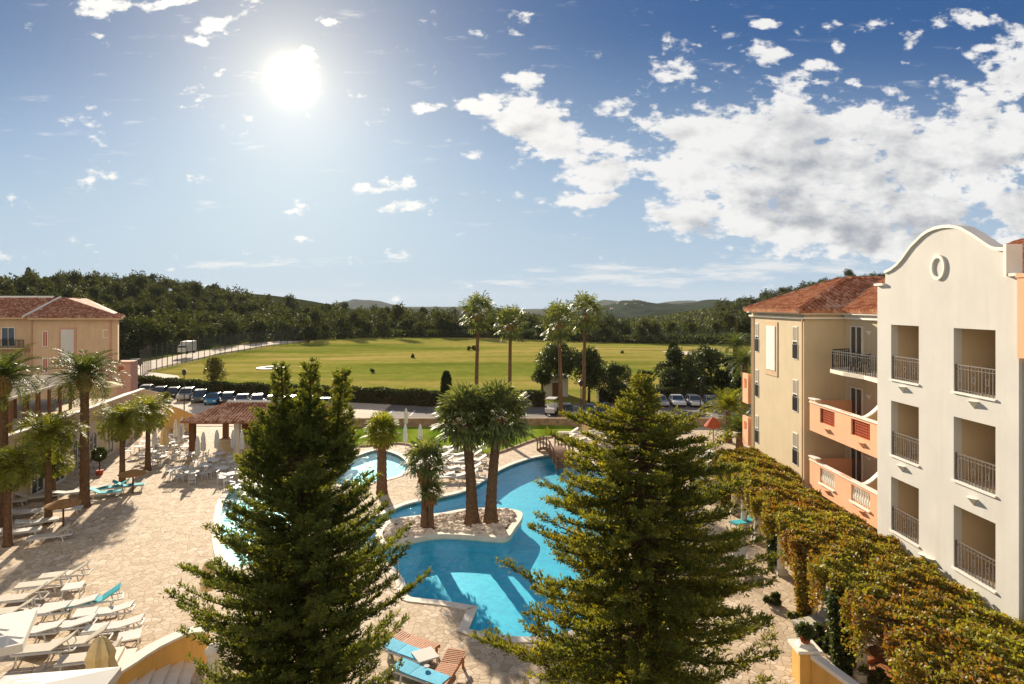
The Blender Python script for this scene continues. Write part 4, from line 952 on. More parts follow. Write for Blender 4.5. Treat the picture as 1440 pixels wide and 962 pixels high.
# ---- hedge
def hedge(pts, h, w, label, sd, dens=95, ls=.26):
    root = empty('hedge', (*pts[0], 0), label, 'hedge'); r = np.random.default_rng(sd); b = MB(); V = []
    ox, oy = pts[0]
    for a, c in zip(pts, pts[1:]):
        a = np.array([a[0] - ox, a[1] - oy]); c = np.array([c[0] - ox, c[1] - oy]); l = np.linalg.norm(c - a); u = (c - a) / l; s = np.array([-u[1], u[0]])
        b.bar((*a, h / 2 - .05), (*c, h / 2 - .05), w - .25, h - .15)
        n = int(l * (2 * h + w) * dens); t = r.random(n) * l; per = r.random(n) * (2 * h + w)
        y = np.where(per < h, -w / 2, np.where(per < h + w, per - h - w / 2, w / 2)); z = np.where(per < h, per, np.where(per < h + w, h, per - h - w))
        y = y + r.normal(size=n) * .05; z = z + .1 * np.sin(t * 1.3) * (z > h - .1) + r.normal(size=n) * .06
        V.append(np.stack([a[0] + u[0] * t + s[0] * y, a[1] + u[1] * t + s[1] * y, np.maximum(z, 0)], 1))
    b.build('hedge_core', M['soil'], root); c = np.concatenate(V); np_mesh('foliage', leaves(c, r.normal(size=(len(c), 3)) + np.array([0, 0, .4]), ls, ls * .6, rng=r), 4, M['hedge'], root)
hedge([P(176, 545), P(300, 557), (-27, 84), (-8.6, 78.2), (4, 78.2)], 1.75, 1.3, 'long clipped dark hedge between the car park and the driving range', 1)
hedge([(11, 82), (34, 84)], 1.6, 1.3, 'short dark hedge behind the cars on the right', 2)

# ---- pines: every crown on the skyline and forest front is a tree of its own
def pine_proto(sd, h, rw, n=1500, ls=.62, flat=1.0, stem=.45):
    r = random.Random(sd); q = rw * .42; bl = []
    for i in range(13):
        a = r.uniform(0, 2 * PI); m = r.random() ** .6; t = r.random(); k = math.sin(PI * (.25 + .6 * t))
        bl.append((rw * .7 * m * math.cos(a) * k, rw * .7 * m * math.sin(a) * k, h * stem + (h * (1 - stem) - q) * t, q * r.uniform(.7, 1.15)))
    return broadleaf('pine_tree', (0, 0, -500), h, bl, None, M['pine'], sd, n=n, ls=ls, tr=.22, cat='pine')
protos = [pine_proto(100 + i, *hw) for i, hw in enumerate([(9.2, 3.6), (10.3, 4.0), (8.0, 3.4), (11.6, 3.8), (8.6, 4.6), (10, 3.0)])]
cand = []
rr = random.Random(5)
def zone(px, Y): return (px - CX) / F * Y
for Yd in np.concatenate([np.arange(118, 340, 6.2), np.arange(345, 520, 9)]):
    for px in np.arange(-20, 1260, 1):
        pass
def grid(x0, x1, y0, y1, st):
    y = y0
    while y < y1:
        x = x0 + rr.uniform(0, st)
        while x < x1:
            yield x + rr.uniform(-.35, .35) * st, y + rr.uniform(-.35, .35) * st
            x += st
        y += st
def edgeY(x):   # far edge of the driving range
    return float(np.interp(x, [-85, -70, -40, -10, 20, 40, 60, 90], [205, 212, 236, 240, 225, 205, 196, 190]))
for x, y in grid(-330, 260, 112, 520, 6.6):
    if abs(x) > .86 * y + 5: continue
    if x < -88:
        lim = 118 if x < -96 else 135
        if y < lim: continue
    elif y < edgeY(x) + 4: continue
    if x > 60 and y < 205: continue
    if y > 345 and x < 60: continue
    pxx = CX + x / y * F
    if 835 < pxx < 1010 and y > 250: continue
    if y > 300 and -90 < x < 60 and rr.random() < .6: continue
    cand.append((x, y))
def vis(x, y):
    """keep rows that show: pixel of the tree top against rows in front"""
    return gz(x, y)
cols = {}
keep = []
for x, y in sorted(cand, key=lambda p: p[1]):
    h = 8.8; px = CX + x / y * F; zt = gz(x, y) + h; py = HY - (zt - CAMH) / y * F; w = 3.8 / y * F
    ks = range(int((px - w) // 4), int((px + w) // 4) + 1); front = max([cols.get(k, 2000) for k in ks]) if False else np.mean([cols.get(k, 2000) for k in ks])
    if py < front - 1.0:
        keep.append((x, y, py, px, front - py))
        for k in ks: cols[k] = min(cols.get(k, 2000), py + 1)
print('pines kept', len(keep), 'of', len(cand))
keep = [k for k in keep if -60 < k[3] < 1250]
keep.sort(key=lambda k: -min(k[4], 40) / 1.0)
front_n = 285
pl_ = [Place(p) for p in protos]; vr = random.Random(9)
def plabel(x, y, px):
    if x > 60: return 'dark green pine on the wooded hill behind the cream wing', 'pines on the right hill'
    if px > 770: return 'dark green tree in the wood beyond the right end of the driving range', 'trees beyond the right end of the range'
    if px > 440: return 'dark green pine in the wood along the far edge of the driving range', 'pines along the far edge of the range'
    return 'dark green pine in the forest on the left hill', 'pines of the left hill forest'
for i, (x, y, py, px, _) in enumerate(keep[:front_n]):
    lab, g = plabel(x, y, px); s = vr.uniform(.7, 1.15)
    if y > 400: s *= 1.1
    if 830 < px < 1020 and y < 260: s *= .72
    pl_[vr.randrange(6)]((x, y, gz(x, y) - .3), vr.uniform(0, 6.28), (s * vr.uniform(.9, 1.1), s * vr.uniform(.9, 1.1), s), lab, g)
for p in pl_: p.done()
rest = keep[front_n:]
tv = []
base = [np.array([v.co[:] for v in [c for c in kids(p) if c.name.startswith('crown')][0].data.vertices]).reshape(-1, 4, 3) for p in protos[:3]]
for x, y, *_ in rest:
    q = base[vr.randrange(3)]; q = q[RNG.choice(len(q), 420)]; a = vr.uniform(0, 6.28); s = vr.uniform(.75, 1.1); c, s_ = math.cos(a), math.sin(a)
    m = q.mean(1, keepdims=True); q = (q - m) * 1.7 + m
    q = q @ np.array([[c, s_, 0], [-s_, c, 0], [0, 0, 1]]) * s + np.array([x, y, gz(x, y) - .3]); tv.append(q.reshape(-1, 3))
if tv: tag(np_mesh('distant_wood', np.concatenate(tv), 4, M['pine']), 'rest of the dark pine forest filling in behind the nearer crowns', 'forest', kind='stuff')
# undergrowth along the forest foot
n = 26000; x = RNG.uniform(-200, 130, n); y = np.where(x < -86, RNG.uniform(112, 175, n), 0); e = np.array([edgeY(q) for q in x]); y = np.where(x >= -86, e + RNG.uniform(1, 9, n), y); ok = (x >= -86) | (x < -90)
x, y = x[ok], y[ok]; z = H(x, y) + RNG.uniform(0, 1, len(x)) ** 1.5 * 2.4
tag(np_mesh('undergrowth', leaves(np.stack([x, y, z], 1), RNG.normal(size=(len(x), 3)) + np.array([0, 0, .8]), .9, .5), 4, M['pine']), 'scrubby dark undergrowth along the foot of the forest', 'undergrowth', kind='stuff')
# far hills cover: rounded tree clumps
n = 30000; xx = RNG.uniform(40, 330, n); yy = RNG.uniform(330, 560, n); zz = H(xx, yy) + RNG.uniform(0, 3.5, n); 
tag(np_mesh('hillside_scrub', leaves(np.stack([xx, yy, zz], 1), RNG.normal(size=(n, 3)) + np.array([0, 0, .8]), 2.0, 1.3), 4, M['pine']), 'dark scrub covering the wooded hill on the right', 'scrub', kind='stuff')

# ---- pergola with vine
pgc = [(1065, 762), (1098, 807), (1144, 871), (1212, 954)]
cx_ = [A(*q) for q in pgc]
pr = empty('vine_pergola', (13, 30, 0), 'long pergola of white columns carrying the autumn vine beside the hotel wings', 'pergola')
allc = [(13.25, 38.2), (13.05, 36.0)] + [(v.x, v.y) for v in cx_] + [(11.4, 17.4), (11.2, 13.5)]
for x, y in allc:
    b = MB(); b.box(x, y, .12, .5, .5, .24); b.lathe(x, y, [(.2, .24), (.17, .32), (.155, 1.5), (.14, 2.35), (.19, 2.42), (.19, 2.5)], 12); b.box(x, y, 2.56, .42, .42, .12); o = b.build('column', M['coping']); par(o, pr)
    if y > 14:
        b = MB(); b.bar((x - .35, y, 2.86), (15.2, y, 2.86), .12, .16); o = b.build('cross_beam', M['wood']); par(o, pr)
ac = sorted(allc, key=lambda q: -q[1])
for a, c in zip(ac, ac[1:]):
    b = MB(); b.bar((*a, 2.7), (*c, 2.7), .14, .16); o = b.build('long_beam', M['wood']); par(o, pr)
VT = np.random.default_rng(77).random((64, 64))
def vnoise(x, y):
    i = np.floor(x).astype(int); j = np.floor(y).astype(int); fx_ = x - i; fy = y - j; fx_ = fx_ * fx_ * (3 - 2 * fx_); fy = fy * fy * (3 - 2 * fy); T = lambda a, b_: VT[a % 64, b_ % 64]
    return 2 * ((T(i, j) * (1 - fx_) + T(i + 1, j) * fx_) * (1 - fy) + (T(i, j + 1) * (1 - fx_) + T(i + 1, j + 1) * fx_) * fy) - 1
def vx(y): return np.interp(y, [12, 17, 21, 25, 30, 34, 40, 42], [10.4, 10.6, 10.9, 11.3, 11.8, 12.3, 12.8, 13.5])
n = 240000; y = RNG.uniform(13, 41.5, n); xl = vx(y) + .22 * np.sin(y * 2.1) + .15 * np.sin(y * 5.3 + 1); xr_ = 15.2 + .12 * np.sin(y * 3)
xr_ = np.where(y > 35, 15.85, xr_); u = RNG.random(n); x = xl + (xr_ - xl) * u
top = 3.02 + .05 * np.sin(x * 2.3 + y * .9 + 2 * np.sin(y * .7)) + .04 * np.sin(y * 2.7 + 3 * np.sin(x * 1.3)) + .05 * np.sin(x * 7 + y * 5) + (.10 * vnoise(x * 1.1, y * 1.1)) + .09 * vnoise(x * 3.1 + 9, y * 3.1) + RNG.normal(size=n) * .05
edge = (u < .12); hang = edge * RNG.random(n) ** 1.6 * (1.0 + .55 * np.sin(y * 1.9) + .4 * np.sin(y * 4.3 + 2))
z = top - RNG.random(n) ** 2 * .3 - np.maximum(hang, 0)
V1 = leaves(np.stack([x, y, z], 1), RNG.normal(size=(n, 3)) * .8 + np.array([-.2, -.2, .1]), (.12 * RNG.uniform(.5, 1.35, n)), .09, up=np.array([0, 0, .8]))
vn = empty('climbing_vine', (13, 30, 2.9), 'thick red-gold and green vine canopy growing over the pergola', 'vine'); o = np_mesh('vine_leaves', V1, 4, M['vine']); par(o, vn)
bb_ = MB()
for q in range(70):
    yy = random.uniform(14, 40); x0 = float(vx(yy)); p0 = Vector((x0, yy, 2.9)); bb_.tube([p0, p0 + Vector((1.2, random.uniform(-1, 1), random.uniform(-.1, .15))), p0 + Vector((2.6, random.uniform(-2, 2), 0))], [.03, .025, .015], 5)
for x, y in allc[:7]:
    bb_.tube([(x + .15, y + .1, 0), (x - .12, y + .15, 1), (x + .16, y - .05, 2), (x, y, 2.9)], [.05, .04, .04, .03], 6)
o = bb_.build('vine_stems', M['bark'], recalc=False); par(o, vn)
# dark climber hanging on the near column, and lower climbers
def climber(x, y, h, w, label, mat, sd, n=3500):
    root = empty('climber', (x, y, 0), label, 'climber'); r = np.random.default_rng(sd); a = r.uniform(0, 2 * PI, n); z = r.random(n); q = w * (.45 + .55 * z) * r.uniform(.4, 1, n) ** .5
    np_mesh('foliage', leaves(np.stack([np.cos(a) * q, np.sin(a) * q, z * h], 1), r.normal(size=(n, 3)) + np.array([0, 0, -.3]), .15, .1, rng=r), 4, mat, root)
    b = MB(); b.tube([(0, 0, 0), (.1, 0, h * .5), (0, 0, h)], [.05, .04, .02], 5); b.build('stem', M['bark'], root)
climber(cx_[3].x - .45, cx_[3].y + .35, 2.7, .55, 'dark green climber wrapped round the nearest white pergola column', M['leaf'], 5, 5000)
climber(cx_[1].x - .2, cx_[1].y + .4, 2.4, .35, 'thin green climber on the pergola column second from the bottom left', M['leaf'], 6, 1600)
climber(cx_[2].x - .3, cx_[2].y + .1, 2.6, .5, 'reddish climber hiding the middle pergola column', M['vine'], 7, 2600)
climber(13.3, 39.6, 2.6, .8, 'golden climber at the far end of the pergola', M['vine'], 8, 4500)
for i, (px, py, s, m) in enumerate([(1150, 900, 20, 'leaf'), (1175, 925, 26, 'leaf'), (1120, 880, 18, 'brightleaf'), (1235, 962, 30, 'brightleaf'), (1090, 850, 16, 'leaf')]):
    tree_at('shrub', px, py, py - s, s * 2, ('dark low bush beside the middle pergola column', 'dark bush at the foot of the near climber', 'light green bush left of the pergola path', 'pale bush right of the nearest pergola column', 'small dark bush by the second pergola column')[i], M[m], 95 + i, n=1200, ls=.13, z0f=.0, nb=6)
# ================================================================ loungers, tables, parasols
def lounger(fabric, label, back=.55, towel=None, frame=M['plastic']):
    """length along +x, head at +x, origin on the ground"""
    root = empty('sun_lounger', (0, 0, 0), label, 'sun lounger'); L_ = 1.95; w = .66; h = .33
    b = MB(); b.bar((-L_ / 2, -w / 2, h), (L_ / 2, -w / 2, h), .05, .06); b.bar((-L_ / 2, w / 2, h), (L_ / 2, w / 2, h), .05, .06); b.bar((-L_ / 2, -w / 2 + .03, h), (-L_ / 2, w / 2 - .03, h), .05); b.bar((L_ / 2, -w / 2 + .03, h), (L_ / 2, w / 2 - .03, h), .05)
    b.build('frame', frame, root)
    for x in (-.78, .55):
        for y in (-1, 1):
            b = MB(); b.bar((x, y * (w / 2), h - .035), (x + (.06 if x > 0 else -.06), y * (w / 2), 0), .05); b.build('leg', frame, root)
    b = MB(); hx = .25; b.add([(-L_ / 2, -.3, h + .03), (hx, -.3, h + .035), (hx, .3, h + .035), (-L_ / 2, .3, h + .03), (-L_ / 2, -.3, h + .06), (hx, -.3, h + .065), (hx, .3, h + .065), (-L_ / 2, .3, h + .06)], [(0, 3, 2, 1), (4, 5, 6, 7), (0, 1, 5, 4), (1, 2, 6, 5), (2, 3, 7, 6), (3, 0, 4, 7)]); b.build('seat', fabric, root)
    c, s = math.cos(back), math.sin(back); l = .74
    b = MB(); b.add([(hx + .01, -.31, h + .03), (hx + .01 + l * c, -.31, h + .03 + l * s), (hx + .01 + l * c, .31, h + .03 + l * s), (hx + .01, .31, h + .03), (hx + .01 - .03 * s, -.31, h + .07), (hx + .01 + l * c - .03 * s, -.31, h + .07 + l * s), (hx + .01 + l * c - .03 * s, .31, h + .07 + l * s), (hx + .01 - .03 * s, .31, h + .07)], [(0, 3, 2, 1), (4, 5, 6, 7), (0, 1, 5, 4), (1, 2, 6, 5), (2, 3, 7, 6), (3, 0, 4, 7)]); bk = b.build('backrest', fabric, root)
    b = MB(); b.bar((hx + l * c * .8, -.25, h + l * s * .8), (hx + l * c * .95, -.25, h), .03); b.bar((hx + l * c * .8, .25, h + l * s * .8), (hx + l * c * .95, .25, h), .03); b.build('back_strut', frame, bk)
    return root
def teak_lounger():
    root = empty('sun_lounger', (0, 0, 0), None, 'sun lounger'); h = .3
    for y in (-.3, .3): b = MB(); b.bar((-1, y, h), (1, y, h), .06, .09); b.build('side_rail', M['teak'], root)
    b = MB()
    for i in range(13): b.box(-.93 + i * .098, 0, h + .062, .078, .66, .022)
    b.build('seat', M['teak'], root); b = MB()
    for i in range(8): b.box(.36 + i * .09, 0, h + .075 + i * .012, .072, .66, .022)
    b.build('backrest', M['teak'], root)
    for x in (-.85, .8):
        for y in (-.3, .3): b = MB(); b.bar((x, y, h - .05), (x, y, 0), .07); b.build('leg', M['teak'], root)
    return root
white_l = Place(lounger(M['sling'], None)); teal_l = Place(lounger(M['teal'], None)); flat_l = Place(lounger(M['canvas'], None, .22)); teak_l = Place(teak_lounger()); tealf_l = Place(lounger(M['blue'], None, .06))
def lg(pl, px, py, ang, label, group=None): pl(A(px, py), math.radians(ang), 1.0, label, group)
# group by the curved wall
bl = [(60, 832, 16), (28, 852, 16), (92, 818, 18), (12, 872, 14), (58, 872, 14), (98, 862, 16), (45, 900, 11), (92, 892, 14), (148, 872, 14), (66, 925, 11), (112, 915, 14), (160, 893, 16), (128, 938, 14)]
where = ['farthest in the group behind the curved wall, left of centre', 'behind the white parasol, upper row', 'farthest right of the upper row by the curved wall', 'half hidden by the square white parasol', 'second row by the curved wall, left side', 'left of the teal one by the curved wall', 'low front row beside the square parasol', 'right behind the folded beige parasol, left side', 'just below the teal one by the curved wall', 'front row, against the white parasol cloth', 'front row, left of the folded beige parasol', 'nearest the coping of the curved wall', 'beside the folded beige parasol, closest to the viewer']
for (px, py, a), w in zip(bl, where): lg(white_l if (px + py) % 3 else flat_l, px, py, a, 'pale sun lounger ' + w, 'loungers by the curved wall')
lg(teal_l, 134, 856, 28, 'teal sun lounger in the group behind the curved yellow wall', 'loungers by the curved wall')
# left strip between the palms
ls_ = [(30, 728, 200), (52, 742, 215), (26, 756, 205), (88, 724, 200), (98, 700, 210), (130, 694, 20), (96, 668, 25), (30, 695, 200), (44, 706, 205), (118, 660, 20), (12, 712, 200), (70, 762, 30)]
for i, (px, py, a) in enumerate(sorted(ls_)): lg(flat_l if i % 2 else white_l, px, py, a, f'pale sun lounger in the shade between the left palms, {ORD[i]} of twelve from the left', 'loungers between the left palms')
lg(teal_l, 147, 700, 205, 'teal sun lounger left of its pair beside the tall date palm', 'teal loungers by the date palm'); lg(teal_l, 160, 692, 25, 'teal sun lounger in the middle of the three by the date palm', 'teal loungers by the date palm'); lg(teal_l, 180, 690, 205, 'teal sun lounger right of its pair beside the bright palm', 'teal loungers by the date palm')
# between paddling pool and lagoon, several rows
k = 0
for r_, (xa, xb_, y) in enumerate([(600, 668, 636), (596, 662, 645), (606, 668, 654), (612, 660, 664), (620, 655, 675)]):
    m = 7 - r_
    for i in range(m):
        px = xa + (xb_ - xa) * i / max(1, m - 1); lg(flat_l if (i + r_) % 3 else white_l, px, y + (i % 2) * 1.5, 8 + 4 * math.sin(i * 3 + r_), f'white sun lounger {ORD[i]} from the left in the {ORD[r_]} row beside the lawn', 'loungers between the lawn and the pool')
# beyond the bridge
for i in range(16):
    px = 800 + (i % 8) * 15 - (i // 8) * 6; py = 613 + (i // 8) * 9 + (i % 2) * 2; lg(flat_l if i % 2 else white_l, px, py, 5 * math.sin(i * 2.3), f'white sun lounger {ORD[i % 8]} from the left in the {("far", "near")[i // 8]} row behind the bridge', 'loungers behind the bridge')
# right terrace seen past the golden conifer
rt = sorted(zip((985, 992, 988, 982, 996, 1002, 975, 990, 880, 900, 870, 925, 960, 945), (648, 656, 664, 672, 641, 634, 680, 690, 690, 705, 735, 745, 712, 726)))
for i, (px, py) in enumerate(rt):
    lg(white_l if i % 2 else flat_l, px, py, 4 * math.sin(i * 2) + (170 if i % 3 == 0 else -8), f'white sun lounger on the terrace behind the golden conifer, {ORD[i]} of fourteen from the left', 'loungers on the right terrace')
lg(teal_l, 1050, 742, 20, 'teal covered sun lounger behind the far pergola column'); lg(white_l, 1040, 800, 70, 'white sun lounger left of the second pergola column'); lg(white_l, 1150, 885, 20, 'white sun lounger beside the middle pergola column')
# bottom centre
lg(tealf_l, 573, 930, 150, 'teal sun lounger at the bottom centre, farther one of two'); lg(tealf_l, 592, 962, 150, 'teal sun lounger at the bottom centre, nearer one of two')
lg(teak_l, 580, 916, 150, 'brown slatted teak lounger behind the white low table'); lg(teak_l, 628, 955, 75, 'brown slatted teak lounger right of the teal ones at the bottom centre')
lg(teak_l, 1262, 950, 30, 'brown slatted teak lounger seen under the vine pergola'); lg(teak_l, 1235, 930, 20, 'brown slatted teak lounger beside the nearest pergola column')
# side tables
def low_table(label):
    root = empty('side_table', (0, 0, 0), label, 'side table'); b = MB(); b.box(0, 0, .42, .75, .75, .045); b.build('table_top', M['canvas'], root, bevel=.01)
    for x in (-1, 1):
        for y in (-1, 1): b = MB(); b.bar((x * .3, y * .3, .4), (x * .33, y * .33, 0), .045); b.build('leg', M['plastic'], root)
    return root
st = Place(low_table(None))
for px, py, a, lab in [(598, 938, 30, 'square white side table between the bottom centre loungers'), (103, 838, 20, 'square white side table behind the pale loungers by the curved wall'), (182, 910, 25, 'square white side table with scalloped edge by the wall coping'), (120, 876, 20, 'square white side table in the middle of the loungers by the wall')]: st(A(px, py), math.radians(a), 1, lab)
b = MB(); v = A(600, 938, .45); b.lathe(v.x, v.y, [(.06, .445), (.09, .46), (.1, .49), (.08, .49)], 10); tag(b.build('ashtray', M['dark']), 'small dark ashtray on the white side table at the bottom centre', 'ashtray')
# cafe tables and chairs
def cafe_table(label):
    root = empty('cafe_table', (0, 0, 0), label, 'table'); b = MB(); b.lathe(0, 0, [(.46, .71), (.48, .725), (.48, .745), (.46, .75)], 18); b.build('table_top', M['canvas'], root)
    b = MB(); b.lathe(0, 0, [(.24, 0), (.2, .03), (.04, .06), (.035, .7), (.12, .71)], 10); b.build('pedestal', M['plastic'], root); return root
def cafe_chair(label, mat=M['plastic']):
    root = empty('cafe_chair', (0, 0, 0), label, 'chair'); b = MB(); b.box(0, 0, .44, .46, .46, .035); b.build('seat', mat, root, bevel=.008)
    b = MB()
    for i in range(5): b.bar((-.18 + i * .09, .22, .46), (-.18 + i * .09, .28, .86), .03, .015)
    b.bar((-.23, .28, .87), (.23, .28, .87), .04, .06); b.build('backrest', mat, root)
    for x in (-1, 1):
        for y in (-1, 1): b = MB(); b.bar((x * .19, y * .19, .43), (x * .22, y * .23, 0), .035); b.build('leg', mat, root)
    for x in (-1, 1): b = MB(); b.bar((x * .24, -.18, .64), (x * .24, .24, .66), .04, .03); b.bar((x * .24, -.18, .64), (x * .23, -.18, .44), .03); b.build('armrest', mat, root)
    return root
tb = Place(cafe_table(None)); ch = Place(cafe_chair(None)); rc = random.Random(3)
tabs = [(196, 640), (214, 648), (205, 632), (232, 636), (240, 622), (262, 640), (226, 655), (258, 626), (274, 650), (288, 668), (300, 660), (270, 678), (252, 672), (312, 672), (328, 680), (308, 650), (330, 662), (345, 690), (352, 672), (362, 700), (248, 612)]
tabs.sort()
for i, (px, py) in enumerate(tabs):
    v = A(px, py); tb(v, 0, 1, f'round white cafe table, {(ORD[i] + " from the left") if i < 20 else "the rightmost one"} on the bar terrace', 'cafe tables by the bar pavilion')
    for j in range(2 + (i % 3)):
        a = rc.uniform(0, 1.2) + j * 2 * PI / (2 + i % 3); d = rc.uniform(.72, .9)
        ch(v + Vector((math.cos(a) * d, math.sin(a) * d, 0)), a - PI / 2, 1, f'white slat-backed cafe chair, {ORD[j]} one at the {(ORD[i] + " round table from the left") if i < 20 else "rightmost round table"}', 'white cafe chairs by the bar pavilion')
for px, py, lab in [(88, 728, 'brown parasol table'), (66, 700, 'x')]: pass
dch = Place(cafe_chair(None, M['dark']))
for y, z, lab in [(21.0, 9.5, 'top right'), (21.0, 6.45, 'middle right'), (21.0, 3.42, 'bottom right'), (24.7, 9.5, 'top left'), (24.7, 6.45, 'middle left')]:
    dch((BX + 1.0, y, z + .003), rc.uniform(0, 6), 1, f'dark balcony chair inside the {lab} loggia of the white gabled wing', 'balcony chairs')
for i, (x, y, z) in enumerate([(17.4, 32.4, 9.165), (17.2, 31.4, 9.165), (17.3, 28.4, 9.165), (17.2, 29.4, 9.165), (17.2, 32.6, 2.875), (17.3, 31.4, 2.875)]):
    dch((x, y, z), rc.uniform(0, 6), 1, f'dark balcony chair on the cream wing\'s {"upper railed" if z > 9 else "lowest peach"} balcony, {ORD[i % 4]} from the far end', 'balcony chairs')
def balcony_table(v, lab):
    root = empty('balcony_table', v, lab, 'table'); b = MB(); b.lathe(0, 0, [(.36, .7), (.38, .72), (.36, .74)], 14); b.build('table_top', M['dark'], root); b = MB(); b.lathe(0, 0, [(.2, 0), (.03, .05), (.03, .7)], 8); b.build('pedestal', M['dark'], root)
for p, l in (((17.3, 31.9, 9.165), 'round dark table on the far end of the upper railed balcony'), ((17.3, 28.9, 9.165), 'round dark table on the near end of the upper railed balcony'), ((BX + 1.0, 20.4, 3.425), 'round dark table in the bottom right loggia')): balcony_table(p, l)
# closed parasols
def closed_parasol(hh, mat, label, rad=.16):
    root = empty('closed_parasol', (0, 0, 0), label, 'parasol'); b = MB(); b.tube([(0, 0, .02), (0, 0, hh)], .025, 6); b.build('pole', M['plastic'], root)
    b = MB(); n = 14; vs = []; prof = [(.5, hh - 1.5), (1.0, hh - 1.45), (1.1, hh - 1.0), (.85, hh - .7), (.95, hh - .5), (.5, hh - .12), (.12, hh)]
    for r_, z in prof:
        for j in range(n): t = 2 * PI * j / n; q = rad * r_ * (1.18 if j % 2 else .82); vs.append((q * math.cos(t), q * math.sin(t), z))
    b.add(vs, [(i * n + j, i * n + (j + 1) % n, (i + 1) * n + (j + 1) % n, (i + 1) * n + j) for i in range(len(prof) - 1) for j in range(n)] + [tuple(range(n))[::-1]]); b.build('canopy', mat, root)
    b = MB(); b.lathe(0, 0, [(.28, 0), (.28, .06), (.06, .12)], 12); b.build('base', M['stone'], root); return root
cp_ = Place(closed_parasol(2.6, M['canvas'], None)); cb_ = Place(closed_parasol(2.5, M['beigecanvas'], None, .3))
for i, (px, py) in enumerate([(217, 645), (247, 632), (256, 628), (253, 640), (278, 662), (286, 654), (305, 650), (328, 650), (340, 652), (361, 640), (570, 640), (591, 640), (571, 612)]):
    lab = f'closed white parasol {ORD[i]} from the left among the cafe tables' if i < 10 else ('closed white parasol left of the pair at the lawn edge', 'closed white parasol right of the pair at the lawn edge', 'closed white parasol standing on the lawn behind the small palms')[i - 10]
    cp_(A(px, py), i, 1, lab, 'closed white parasols')
cb_(A(231, 642), 0, .95, 'closed beige parasol among the white ones near the bright palm'); cb_(A(292, 858), 0, .8, 'closed beige parasol at the left fringe of the dark conifer'); cb_(A(823, 618), 0, .85, 'closed beige parasol on the lawn beyond the bridge')
b_ = closed_parasol(2.85, M['beigecanvas'], 'large folded beige parasol standing in front of the loungers at the bottom left', .36); b_.location = A(141, 985 + 30)
b_.location = Vector(((141 - CX) / F * 18.6, 18.6, 0))
# open square parasols bottom left
def open_parasol(cx, cy, z, half, rot, label, droop=.45):
    root = empty('square_parasol', (cx, cy, 0), label, 'parasol', rz=rot); b = MB(); n = 6; vs = []
    g = [(-1 + 2 * i / n) for i in range(n + 1)]
    for t in (0, -.03):
        for y in g:
            for x in g: m = max(abs(x), abs(y)); vs.append((x * half, y * half, z + droop * (1 - m) + t - .05 * (1 - abs(abs(x) - abs(y))) * m * 0))
    k = n + 1; fs = [(j * k + i, j * k + i + 1, (j + 1) * k + i + 1, (j + 1) * k + i) for j in range(n) for i in range(n)]; fs += [tuple(q + k * k for q in f)[::-1] for f in fs]
    b.add(vs, fs); cano = b.build('canopy', M['canvas'], root, recalc=False)
    b = MB()
    for s in (-1, 1):
        b.box(s * (half + .006), 0, z - .12, .012, half * 2, .24); b.box(0, s * (half + .006), z - .12, half * 2, .011, .24)
    b.build('valance', M['canvas'], cano)
    b = MB(); b.tube([(0, 0, .05), (0, 0, z + droop)], .035, 8); b.build('pole', M['plastic'], root)
    for q in range(8):
        a = q * PI / 4; l = half * (1.41 if q % 2 else 1.0) * .97; b = MB(); b.bar((0, 0, z + droop - .06), (math.cos(a) * l, math.sin(a) * l, z - .04), .025); b.build('rib', M['plastic'], root)
    b = MB(); b.lathe(0, 0, [(.35, 0), (.35, .07), (.05, .12)], 14); b.build('base', M['stone'], root)
def op(px, py, z, half, rot, lab): v = A(px, py, z); open_parasol(v.x, v.y, z, half, rot, lab)
op(-30, 893, 2.5, 1.25, .5, 'open white square parasol cut by the left edge above the loungers'); op(45, 990, 2.5, 1.45, .15, 'open white square parasol at the very bottom left corner')
# curved yellow wall, stairs, newels
cw_px = [(292, 884), (276, 885), (258, 889), (238, 898), (218, 908), (200, 919), (184, 930), (166, 941), (150, 952), (132, 972)]
pts = [tuple(A(x, y, 1.15).xy) for x, y in cw_px]; cm = [tuple(v) for v in []]
sm = []
for i in range(len(pts) - 1):
    for k_ in range(3): t = k_ / 3; sm.append((pts[i][0] * (1 - t) + pts[i + 1][0] * t, pts[i][1] * (1 - t) + pts[i + 1][1] * t))
sm.append(pts[-1])
wall_run('curved_wall', sm, 1.08, .28, M['ochre'], 'low curved yellow wall with pale coping enclosing the loungers at the bottom left', 'wall', M['coping'], capw=.09)
stp = empty('garden_stairs', A(235, 962), 'pale stone steps beside the curved yellow wall', 'stairs')
for i in range(7):
    v = A(300, 925); b = MB(); x0 = v.x - .2 - i * .36; b.box(x0, v.y - 1.6 - i * .12, .07 + .06 * i, .38, 3.0, .14 + .12 * i, .3); o = b.build('step', M['coping']); par(o, stp)
v = A(300, 948); b = MB(); b.lathe(v.x, v.y, [(.2, 0), (.2, .7), (.27, .75), (.27, .85), (.12, 1.0), (.05, 1.02)], 12); tag(b.build('stone_bollard', M['coping']), 'round-topped stone newel where the steps meet the dark conifer', 'newel')
nr = empty('garden_pier', A(1132, 962), 'yellow garden pier with a white cap and potted plant at the bottom right', 'pier'); v = A(1132, 958)
b = MB(); b.box(v.x, v.y, .55, .6, .6, 1.1); o = b.build('post', M['ochre']); par(o, nr); b = MB(); b.box(v.x, v.y, 1.15, .8, .8, .1); b.lathe(v.x, v.y, [(.3, 1.2), (.2, 1.28), (.2, 1.3)], 12); o = b.build('cap', M['trim']); par(o, nr)
